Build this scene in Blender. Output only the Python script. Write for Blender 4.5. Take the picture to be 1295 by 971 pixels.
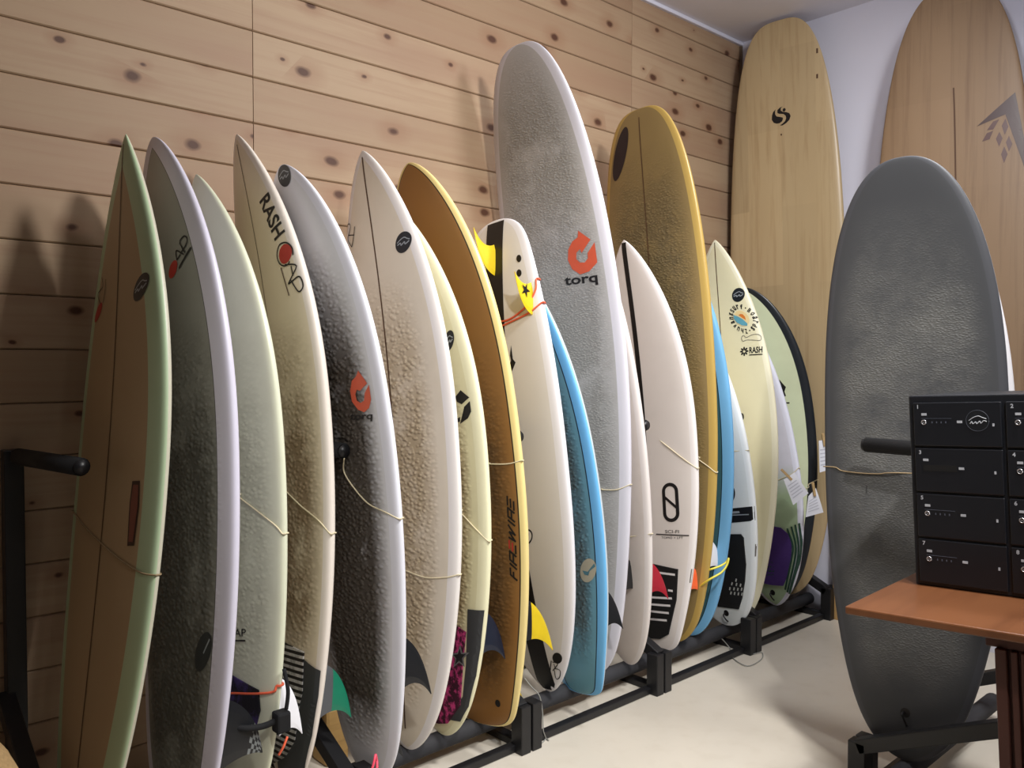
import bpy, bmesh, math, random
import numpy as np
from mathutils import Matrix, Vector
from mathutils.geometry import tessellate_polygon

for _o in list(bpy.data.objects):
    bpy.data.objects.remove(_o, do_unlink=True)
SC = bpy.context.scene
COL = SC.collection
random.seed(7)

# ---------------------------------------------------------------- camera
cam_d = bpy.data.cameras.new('camera')
cam = bpy.data.objects.new('camera', cam_d)
COL.objects.link(cam)
YAW, PITCH = math.radians(47.6), math.atan(27.5 / 1048.0)
cam.location = (0.0, -2.435, 1.22)
_fw = Vector((math.cos(YAW) * math.cos(PITCH), math.sin(YAW) * math.cos(PITCH), -math.sin(PITCH)))
cam.rotation_euler = _fw.to_track_quat('-Z', 'Y').to_euler()
cam_d.sensor_fit = 'HORIZONTAL'
cam_d.sensor_width = 36.0
cam_d.lens = 36.0 * 1048.0 / 1295.0
cam_d.clip_start = 0.02
SC.camera = cam

# ---------------------------------------------------------------- world, lamps, exposure
world = bpy.data.worlds.new('world')
SC.world = world
world.use_nodes = True
world.node_tree.nodes['Background'].inputs[0].default_value = (0.75, 0.82, 1.0, 1)
world.node_tree.nodes['Background'].inputs[1].default_value = 0.01


def ceiling_lamp(x, y, power, size, color, aim, spread=150):
    d = bpy.data.lights.new('ceiling_light', 'AREA')
    d.shape = 'DISK'
    d.size = size
    d.energy = power
    d.color = color
    d.spread = math.radians(spread)
    o = bpy.data.objects.new('ceiling_light', d)
    COL.objects.link(o)
    o.location = (x, y, 2.80)
    o.rotation_euler = (Vector(aim) - o.location).to_track_quat('-Z', 'Y').to_euler()
    return o


ceiling_lamp(1.75, -2.35, 54, 0.30, (1.0, 0.985, 0.95), (1.55, -0.45, 0.6), 150)
ceiling_lamp(2.55, -1.85, 18, 0.25, (0.98, 0.99, 1.0), (2.45, -0.5, 0.3), 150)
ceiling_lamp(0.9, -3.6, 6, 0.30, (0.95, 0.96, 1.0), (1.5, -2.6, 0.0), 170)  # unseen rear lamp, added only as weak fill
sd_ = bpy.data.lights.new('fill_spot', 'SPOT')  # unseen spot added as fill on the left-facing decks, cone spares the left wall
sd_.energy = 240
sd_.spot_size = math.radians(50)
sd_.spot_blend = 0.55
sd_.shadow_soft_size = 0.05
sd_.color = (1.0, 0.985, 0.955)
sdo = bpy.data.objects.new('fill_spot', sd_)
COL.objects.link(sdo)
sdo.location = (0.55, -2.95, 2.78)
sdo.rotation_euler = (Vector((2.05, -0.40, 0.55)) - sdo.location).to_track_quat('-Z', 'Y').to_euler()
pd = bpy.data.lights.new('ceiling_fill', 'POINT')  # added point light without fixture, out of frame, lifts ceiling and end wall
pd.energy = 20
pd.shadow_soft_size = 0.07
pd.color = (0.93, 0.94, 1.0)
pdo = bpy.data.objects.new('ceiling_fill', pd)
COL.objects.link(pdo)
pdo.location = (2.35, -1.50, 2.45)

SC.view_settings.view_transform = 'Standard'
SC.view_settings.look = 'None'
SC.view_settings.exposure = -0.33
SC.view_settings.gamma = 1.0
SC.view_settings.use_curve_mapping = False


# ---------------------------------------------------------------- node helpers
def srgb(r, g, b):
    def f(c):
        c /= 255.0
        return c / 12.92 if c <= 0.04045 else ((c + 0.055) / 1.055) ** 2.4
    return (f(r), f(g), f(b), 1.0)


class NT:
    def __init__(self, name, rough=0.5, spec=0.5, metal=0.0):
        self.m = bpy.data.materials.new(name)
        self.m.use_nodes = True
        self.t = self.m.node_tree
        self.b = self.t.nodes['Principled BSDF']
        self.b.inputs['Roughness'].default_value = rough
        self.b.inputs['Specular IOR Level'].default_value = spec
        self.b.inputs['Metallic'].default_value = metal

    def n(self, typ, **kw):
        nd = self.t.nodes.new(typ)
        for k, v in kw.items():
            setattr(nd, k, v)
        return nd

    def put(self, sock, v):
        if isinstance(v, bpy.types.NodeSocket):
            self.t.links.new(v, sock)
        else:
            sock.default_value = v

    def math(self, op, a, b=0.0, c=0.0, clamp=False):
        nd = self.n('ShaderNodeMath', operation=op, use_clamp=clamp)
        for i, v in enumerate((a, b, c)):
            self.put(nd.inputs[i], v)
        return nd.outputs[0]

    def ramp(self, v, a, b, lo=0.0, hi=1.0):
        nd = self.n('ShaderNodeMapRange')
        nd.clamp = True
        for i, x in enumerate((v, a, b, lo, hi)):
            self.put(nd.inputs[i], x)
        return nd.outputs[0]

    def mix(self, f, a, b, blend='MIX'):
        nd = self.n('ShaderNodeMix', data_type='RGBA', blend_type=blend)
        self.put(nd.inputs[0], f)
        self.put(nd.inputs[6], a)
        self.put(nd.inputs[7], b)
        return nd.outputs[2]

    def noise(self, vec, scale, detail=2.0, rough=0.5, dist=0.0):
        nd = self.n('ShaderNodeTexNoise')
        self.put(nd.inputs['Vector'], vec)
        nd.inputs['Scale'].default_value = scale
        nd.inputs['Detail'].default_value = detail
        nd.inputs['Roughness'].default_value = rough
        nd.inputs['Distortion'].default_value = dist
        return nd.outputs['Fac']

    def coord(self, scale=(1, 1, 1), rand=0.0, attr=None):
        if attr:
            src = self.n('ShaderNodeAttribute', attribute_name=attr).outputs['Vector']
        else:
            src = self.n('ShaderNodeTexCoord').outputs['Object']
        if rand:
            oi = self.n('ShaderNodeObjectInfo').outputs['Random']
            off = self.n('ShaderNodeCombineXYZ')
            for i, k in enumerate((17.3, 5.1, 29.7)):
                self.put(off.inputs[i], self.math('MULTIPLY', oi, k * rand))
            add = self.n('ShaderNodeVectorMath', operation='ADD')
            self.put(add.inputs[0], src)
            self.put(add.inputs[1], off.outputs[0])
            src = add.outputs[0]
        mp = self.n('ShaderNodeMapping')
        self.put(mp.inputs[0], src)
        mp.inputs['Scale'].default_value = scale
        return mp.outputs[0]

    def bump(self, h, strength=0.3, dist=0.01):
        nd = self.n('ShaderNodeBump')
        nd.inputs['Strength'].default_value = strength
        nd.inputs['Distance'].default_value = dist
        self.put(nd.inputs['Height'], h)
        self.t.links.new(nd.outputs[0], self.b.inputs['Normal'])

    def color(self, c):
        self.put(self.b.inputs['Base Color'], c)
        return self.m


def plain(name, c, rough=0.5, spec=0.5, metal=0.0, var=0.12, scale=30.0, bump=0.0):
    k = NT(name, rough, spec, metal)
    n = k.noise(k.coord(), scale, 3.0)
    c = srgb(*c)
    lo = tuple(x * (1 - var) for x in c[:3]) + (1,)
    hi = tuple(min(1, x * (1 + var)) for x in c[:3]) + (1,)
    if bump:
        k.bump(n, bump, 0.003)
    return k.color(k.mix(n, lo, hi))


def pine_material():
    k = NT('pine_cladding', 0.55, 0.3)
    co = k.coord((1, 1, 1), 1.0)
    st = k.coord((1.2, 30, 30), 1.0)
    grain = k.noise(st, 1.6, 5.0, 0.6, 0.4)
    broad = k.noise(k.coord((0.9, 5, 5), 1.0), 1.3, 2.0)
    oi = k.n('ShaderNodeObjectInfo').outputs['Random']
    base = k.mix(oi, srgb(170, 145, 118), srgb(154, 128, 102))
    base = k.mix(k.math('MULTIPLY', k.ramp(grain, 0.45, 0.75), 0.6), base, srgb(150, 118, 94))
    base = k.mix(k.math('MULTIPLY', k.ramp(broad, 0.45, 0.7), 0.55), base, srgb(150, 118, 96))
    # knots: sparse elongated cells
    warp = k.noise(co, 14.0, 2.0)
    sx = k.n('ShaderNodeSeparateXYZ')
    k.put(sx.inputs[0], co)
    cx = k.n('ShaderNodeCombineXYZ')
    k.put(cx.inputs[0], k.math('MULTIPLY', sx.outputs[0], 4.0))
    k.put(cx.inputs[1], k.math('MULTIPLY', sx.outputs[2], 6.4))
    vo = k.n('ShaderNodeTexVoronoi', voronoi_dimensions='2D', feature='F1')
    k.put(vo.inputs['Vector'], cx.outputs[0])
    vo.inputs['Scale'].default_value = 1.0
    vo.inputs['Randomness'].default_value = 1.0
    sep = k.n('ShaderNodeSeparateColor')
    k.put(sep.inputs[0], vo.outputs['Color'])
    on = k.ramp(sep.outputs[0], 0.30, 0.32)
    size = k.ramp(sep.outputs[1], 0.0, 1.0, 0.35, 1.7)
    d = k.math('DIVIDE', k.math('ADD', vo.outputs['Distance'], k.math('MULTIPLY', k.math('SUBTRACT', warp, 0.5), 0.12)), size)
    core = k.math('MULTIPLY', k.ramp(d, 0.078, 0.035), on)
    halo = k.math('MULTIPLY', k.ramp(d, 0.24, 0.06), on)
    base = k.mix(k.math('MULTIPLY', halo, 0.40), base, srgb(134, 92, 66))
    base = k.mix(k.math('MULTIPLY', core, 0.92), base, srgb(70, 38, 24))
    k.bump(grain, 0.12, 0.003)
    return k.color(base)


def wood_material(name, c1, c2, dark, rough=0.35, strip=0.0, stretch=(30, 30, 1.0)):
    k = NT(name, rough, 0.4)
    g = k.noise(k.coord(stretch, 1.0), 1.5, 5.0, 0.6, 0.3)
    b = k.noise(k.coord((3, 3, 0.6), 1.0), 2.0, 2.0)
    base = k.mix(b, srgb(*c1), srgb(*c2))
    base = k.mix(k.math('MULTIPLY', k.ramp(g, 0.5, 0.75), 0.6), base, srgb(*dark))
    if strip:
        br = k.n('ShaderNodeTexBrick')
        k.put(br.inputs['Vector'], k.coord((1, 1, 1)))
        mp = k.n('ShaderNodeMapping')
        mp.inputs['Rotation'].default_value = (0, math.radians(90), math.radians(90))
        k.put(mp.inputs[0], k.n('ShaderNodeTexCoord').outputs['Object'])
        sx = k.n('ShaderNodeSeparateXYZ')
        k.put(sx.inputs[0], k.n('ShaderNodeTexCoord').outputs['Object'])
        cx = k.n('ShaderNodeCombineXYZ')
        k.put(cx.inputs[0], sx.outputs[2])
        k.put(cx.inputs[1], sx.outputs[0])
        k.put(br.inputs['Vector'], cx.outputs[0])
        br.inputs['Scale'].default_value = 1.0
        br.inputs['Brick Width'].default_value = 0.75
        br.inputs['Row Height'].default_value = strip
        br.inputs['Mortar Size'].default_value = 0.0
        br.inputs['Color1'].default_value = (0.86, 0.86, 0.86, 1)
        br.inputs['Color2'].default_value = (1.0, 1.0, 1.0, 1)
        br.offset = 0.5
        base = k.mix(1.0, base, br.outputs['Color'], 'MULTIPLY')
    return k.color(base)


def board_material(name, deck, rail=None, band=0.0, pin=None, wax=0.0, waxcol=(150, 140, 120), wax_b=(0.25, 1.2),
                   rough=0.32, bottom=None, low=None, dirt=0.15, wax_edge=(0.03, 0.10), wax_a=None, wax_n=(0.25, 0.5), beads_s=85.0, bead_bump=1.0, light=False):
    """deck / rail bands follow the distance to the outline, wax lies on the deck."""
    k = NT(name, rough, 0.45)
    at = k.n('ShaderNodeAttribute', attribute_name='board_uv').outputs['Vector']
    sp = k.n('ShaderNodeSeparateXYZ')
    k.put(sp.inputs[0], at)
    a, b, e = sp.outputs
    face = k.n('ShaderNodeAttribute', attribute_name='board_face').outputs['Fac']
    co = k.coord()
    dn = k.noise(co, 5.0, 4.0, 0.6)
    col = srgb(*deck)
    if low:
        col = k.mix(k.ramp(b, low[1], low[2]), srgb(*low[0]), col)
    col = k.mix(k.math('MULTIPLY', k.ramp(dn, 0.45, 0.8), dirt), col, srgb(120, 100, 75))
    ondeck = k.ramp(face, 0.0, 0.05)
    if wax:
        wn = k.noise(co, 7.0, 5.0, 0.65)
        m = k.math('MULTIPLY', k.ramp(e, wax_edge[0], wax_edge[1]), k.ramp(b, wax_b[0], wax_b[0] + 0.15))
        m = k.math('MULTIPLY', m, k.ramp(b, wax_b[1], wax_b[1] - 0.35))
        if wax_a:
            m = k.math('MULTIPLY', m, k.ramp(a, wax_a[1], wax_a[0]))
        m = k.math('MULTIPLY', m, k.ramp(wn, wax_n[0], wax_n[1]))
        m = k.math('MULTIPLY', m, ondeck)
        vo = k.n('ShaderNodeTexVoronoi', feature='SMOOTH_F1')
        k.put(vo.inputs['Vector'], k.coord((0.6, 1, 1)))
        vo.inputs['Scale'].default_value = beads_s
        vo.inputs['Smoothness'].default_value = 0.4
        beads = k.ramp(k.math('ADD', vo.outputs['Distance'], k.math('MULTIPLY', k.noise(co, 40.0, 2.0), 0.5)), 0.35, 0.85)
        col = k.mix(k.math('MULTIPLY', m, wax), col, srgb(*waxcol))
        col = k.mix(k.math('MULTIPLY', k.math('MULTIPLY', m, beads), 0.5 * wax), col,
                    tuple(min(1, c * 0.45) for c in srgb(*waxcol)[:3]) + (1,))
        k.bump(k.math('MULTIPLY', k.math('SUBTRACT', 1.0, beads), m), bead_bump, 0.006)
        k.put(k.b.inputs['Roughness'], k.math('ADD', rough, k.math('MULTIPLY', m, 0.12)))
    if pin:
        pm = k.math('MULTIPLY', k.ramp(e, pin[0] - 0.001, pin[0]), k.ramp(e, pin[0] + pin[1] + 0.001, pin[0] + pin[1]))
        col = k.mix(k.math('MULTIPLY', pm, ondeck), col, srgb(*pin[2]))
    if rail:
        rm = k.ramp(e, band + 0.0015, band)
        col = k.mix(rm, col, srgb(*rail))
    bc = srgb(*(bottom or rail or deck))
    col = k.mix(ondeck, bc, col)
    return k.color(col)

# board shapes (metres, radians), marks in deck coordinates (across, along), fins, cords
BOARDS = {'b1': {'x': 0.5292, 'y': -0.4328, 'z': 0.0938, 'psi': 0.0755, 'al': 0.0624, 'be': 0.1215, 'L': 1.6868, 'W': 0.4945, 'sm': 0.5078, 'pn': 2.2329, 'qn': 0.9337, 'wt': 0.4404, 'pt': 2.3166, 'k': 13.4547, 'rn': 0.0537, 'rt': 0.0284, 'T': 0.0549, 'flip': 0.0}, 'b2': {'x': 0.7531, 'y': -0.449, 'z': 0.0935, 'psi': 0.0431, 'al': 0.1089, 'be': 0.0578, 'L': 1.7026, 'W': 0.527, 'sm': 0.5127, 'pn': 2.3633, 'qn': 0.6208, 'wt': 0.5912, 'pt': 2.3004, 'k': 15.7304, 'rn': 0.0903, 'rt': 0.0303, 'T': 0.059, 'flip': 0.0}, 'b3': {'x': 0.9116, 'y': -0.4311, 'z': 0.0939, 'psi': 0.0809, 'al': 0.1144, 'be': 0.0294, 'L': 1.6315, 'W': 0.4831, 'sm': 0.5531, 'pn': 2.4395, 'qn': 0.7955, 'wt': 0.4906, 'pt': 2.0149, 'k': 15.7081, 'rn': 0.0755, 'rt': 0.0209, 'T': 0.0582, 'flip': 0.0}, 'b4': {'x': 1.0636, 'y': -0.4355, 'z': 0.094, 'psi': -0.0312, 'al': 0.1261, 'be': 0.0265, 'L': 1.7696, 'W': 0.4836, 'sm': 0.524, 'pn': 2.3804, 'qn': 0.7682, 'wt': 0.4268, 'pt': 2.0678, 'k': 15.7843, 'rn': 0.1201, 'rt': 0.0435, 'T': 0.0582, 'flip': 0.0}, 'b5': {'x': 1.2398, 'y': -0.5341, 'z': 0.0914, 'psi': 0.0157, 'al': 0.1227, 'be': -0.0513, 'L': 1.6856, 'W': 0.518, 'sm': 0.5684, 'pn': 2.4866, 'qn': 0.6223, 'wt': 0.4355, 'pt': 1.9799, 'k': 19.2362, 'rn': 0.0811, 'rt': 0.0208, 'T': 0.0568, 'flip': 0.0}, 'b6': {'x': 1.4257, 'y': -0.4666, 'z': 0.093, 'psi': 0.0505, 'al': 0.1061, 'be': 0.0161, 'L': 1.7706, 'W': 0.5082, 'sm': 0.5063, 'pn': 2.3353, 'qn': 0.7276, 'wt': 0.4002, 'pt': 2.3394, 'k': 13.5876, 'rn': 0.0867, 'rt': 0.0408, 'T': 0.0587, 'flip': 0.0}, 'b7': {'x': 1.5586, 'y': -0.4628, 'z': 0.0935, 'psi': -0.0151, 'al': 0.0866, 'be': -0.0151, 'L': 1.6166, 'W': 0.4987, 'sm': 0.5276, 'pn': 2.3249, 'qn': 0.7515, 'wt': 0.4228, 'pt': 2.1716, 'k': 13.6099, 'rn': 0.1004, 'rt': 0.0406, 'T': 0.0598, 'flip': 0.0}, 'b8': {'x': 1.701, 'y': -0.484, 'z': 0.093, 'psi': 0.0475, 'al': 0.1321, 'be': -0.0246, 'L': 1.7781, 'W': 0.5116, 'sm': 0.5173, 'pn': 2.4271, 'qn': 0.592, 'wt': 0.5241, 'pt': 2.446, 'k': 60.0111, 'rn': 0.1038, 'rt': 0.0438, 'T': 0.0588, 'flip': 0.0}, 'b9': {'x': 1.9169, 'y': -0.455, 'z': 0.0944, 'psi': 0.019, 'al': 0.1082, 'be': -0.0317, 'L': 1.6241, 'W': 0.4991, 'sm': 0.4972, 'pn': 2.2972, 'qn': 0.6142, 'wt': 0.4893, 'pt': 2.1249, 'k': 24.9557, 'rn': -0.0658, 'rt': -0.0319, 'T': 0.0601, 'flip': 1.0}, 'b10': {'x': 2.1019, 'y': -0.5348, 'z': 0.0901, 'psi': -0.1792, 'al': 0.1971, 'be': -0.049, 'L': 1.5647, 'W': 0.4481, 'sm': 0.4911, 'pn': 2.0805, 'qn': 0.6084, 'wt': 0.4899, 'pt': 2.1628, 'k': 79.6596, 'rn': 0.1056, 'rt': 0.0374, 'T': 0.0562, 'flip': 0.0}, 'b11': {'x': 2.2621, 'y': -0.4309, 'z': 0.0934, 'psi': 0.0926, 'al': 0.0891, 'be': -0.05, 'L': 2.2724, 'W': 0.5151, 'sm': 0.5311, 'pn': 2.1577, 'qn': 0.3554, 'wt': 0.3918, 'pt': 1.8008, 'k': 17.7966, 'rn': 0.1106, 'rt': 0.0348, 'T': 0.0586, 'flip': 0.0}, 'b12': {'x': 2.3868, 'y': -0.4786, 'z': 0.0974, 'psi': -0.1466, 'al': 0.1431, 'be': -0.0573, 'L': 1.9124, 'W': 0.4834, 'sm': 0.5053, 'pn': 2.3064, 'qn': 0.6968, 'wt': 0.3563, 'pt': 2.1089, 'k': 15.0144, 'rn': 0.0847, 'rt': 0.0061, 'T': 0.0586, 'flip': 0.0}, 'b13': {'x': 2.6253, 'y': -0.4319, 'z': 0.0939, 'psi': -0.0949, 'al': 0.0825, 'be': 0.0041, 'L': 1.6169, 'W': 0.4851, 'sm': 0.5127, 'pn': 2.1868, 'qn': 0.7664, 'wt': 0.4741, 'pt': 2.22, 'k': 49.9528, 'rn': 0.0858, 'rt': 0.0373, 'T': 0.058, 'flip': 0.0}, 'b14': {'x': 2.7323, 'y': -0.4143, 'z': 0.0935, 'psi': -0.0466, 'al': 0.0472, 'be': -0.0239, 'L': 2.1454, 'W': 0.5331, 'sm': 0.498, 'pn': 2.3381, 'qn': 0.3099, 'wt': 0.488, 'pt': 2.2635, 'k': 17.8905, 'rn': 0.0547, 'rt': 0.0274, 'T': 0.0602, 'flip': 0.0}, 'b15': {'x': 2.8604, 'y': -0.4278, 'z': 0.0958, 'psi': -0.0195, 'al': 0.0762, 'be': -0.0103, 'L': 1.7481, 'W': 0.4954, 'sm': 0.5176, 'pn': 2.2044, 'qn': 0.6947, 'wt': 0.4059, 'pt': 2.041, 'k': 14.9156, 'rn': 0.0987, 'rt': 0.0375, 'T': 0.06, 'flip': 0.0}, 'b16': {'x': 3.0711, 'y': -0.4724, 'z': 0.0959, 'psi': -0.0813, 'al': 0.204, 'be': -0.0238, 'L': 1.5103, 'W': 0.4797, 'sm': 0.4963, 'pn': 2.1639, 'qn': 0.7088, 'wt': 0.4555, 'pt': 2.1441, 'k': 14.9452, 'rn': 0.102, 'rt': 0.0166, 'T': 0.0596, 'flip': 0.0}, 'b17': {'x': 3.1792, 'y': -0.4208, 'z': 0.0906, 'psi': 0.1012, 'al': 0.0612, 'be': 0.0252, 'L': 1.6729, 'W': 0.4514, 'sm': 0.4834, 'pn': 2.1264, 'qn': 0.7892, 'wt': 0.4576, 'pt': 1.931, 'k': 18.8209, 'rn': 0.0649, 'rt': 0.0446, 'T': 0.0597, 'flip': 0.0}, 'b18': {'x': 3.4807, 'y': -0.4559, 'z': 0.0984, 'psi': -0.1066, 'al': 0.1831, 'be': -0.0393, 'L': 1.5406, 'W': 0.4691, 'sm': 0.4465, 'pn': 2.1699, 'qn': 0.6868, 'wt': 0.3327, 'pt': 2.3796, 'k': 11.7488, 'rn': 0.0968, 'rt': 0.0179, 'T': 0.0598, 'flip': 0.0}, 'b19': {'x': 3.5996, 'y': -0.3736, 'z': 0.0936, 'psi': 0.2523, 'al': 0.0994, 'be': -0.0018, 'L': 1.4897, 'W': 0.5135, 'sm': 0.5517, 'pn': 2.3594, 'qn': 0.5743, 'wt': 0.415, 'pt': 2.0384, 'k': 15.5649, 'rn': 0.0931, 'rt': 0.0479, 'T': 0.06, 'flip': 0.0}, 'b21': {'x': 3.6854, 'y': -0.3794, 'z': 0.0945, 'psi': 0.1223, 'al': 0.0204, 'be': 0.0216, 'L': 2.7667, 'W': 0.5747, 'sm': 0.5079, 'pn': 2.1868, 'qn': 0.3, 'wt': 0.432, 'pt': 2.0665, 'k': 18.561, 'rn': 0.0791, 'rt': 0.0105, 'T': 0.06, 'flip': 0.0}, 'b22': {'x': 3.5786, 'y': -1.1315, 'z': 0.0499, 'psi': 0.1285, 'al': 0.0016, 'be': 0.0379, 'L': 2.7157, 'W': 0.5922, 'sm': 0.5247, 'pn': 2.3712, 'qn': 0.3501, 'wt': 0.3, 'pt': 2.2, 'k': 12.0, 'rn': 0.0406, 'rt': 0.05, 'T': 0.06, 'flip': 0.0}, 'b23': {'x': 2.4456, 'y': -1.4706, 'z': 0.0924, 'psi': 0.1347, 'al': 0.0293, 'be': 0.057, 'L': 1.713, 'W': 0.4999, 'sm': 0.5329, 'pn': 2.5054, 'qn': 0.4303, 'wt': 0.4272, 'pt': 2.3481, 'k': 14.7222, 'rn': 0.1034, 'rt': 0.0667, 'T': 0.06, 'flip': 0.0}, 'b24': {'x': 2.5998, 'y': -1.4445, 'z': 0.0952, 'psi': 0.1014, 'al': 0.0199, 'be': 0.0243, 'L': 1.6701, 'W': 0.4912, 'sm': 0.4968, 'pn': 2.229, 'qn': 0.4957, 'wt': 0.3, 'pt': 2.2, 'k': 12.0, 'rn': 0.0997, 'rt': 0.05, 'T': 0.06, 'flip': 0.0}}
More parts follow.
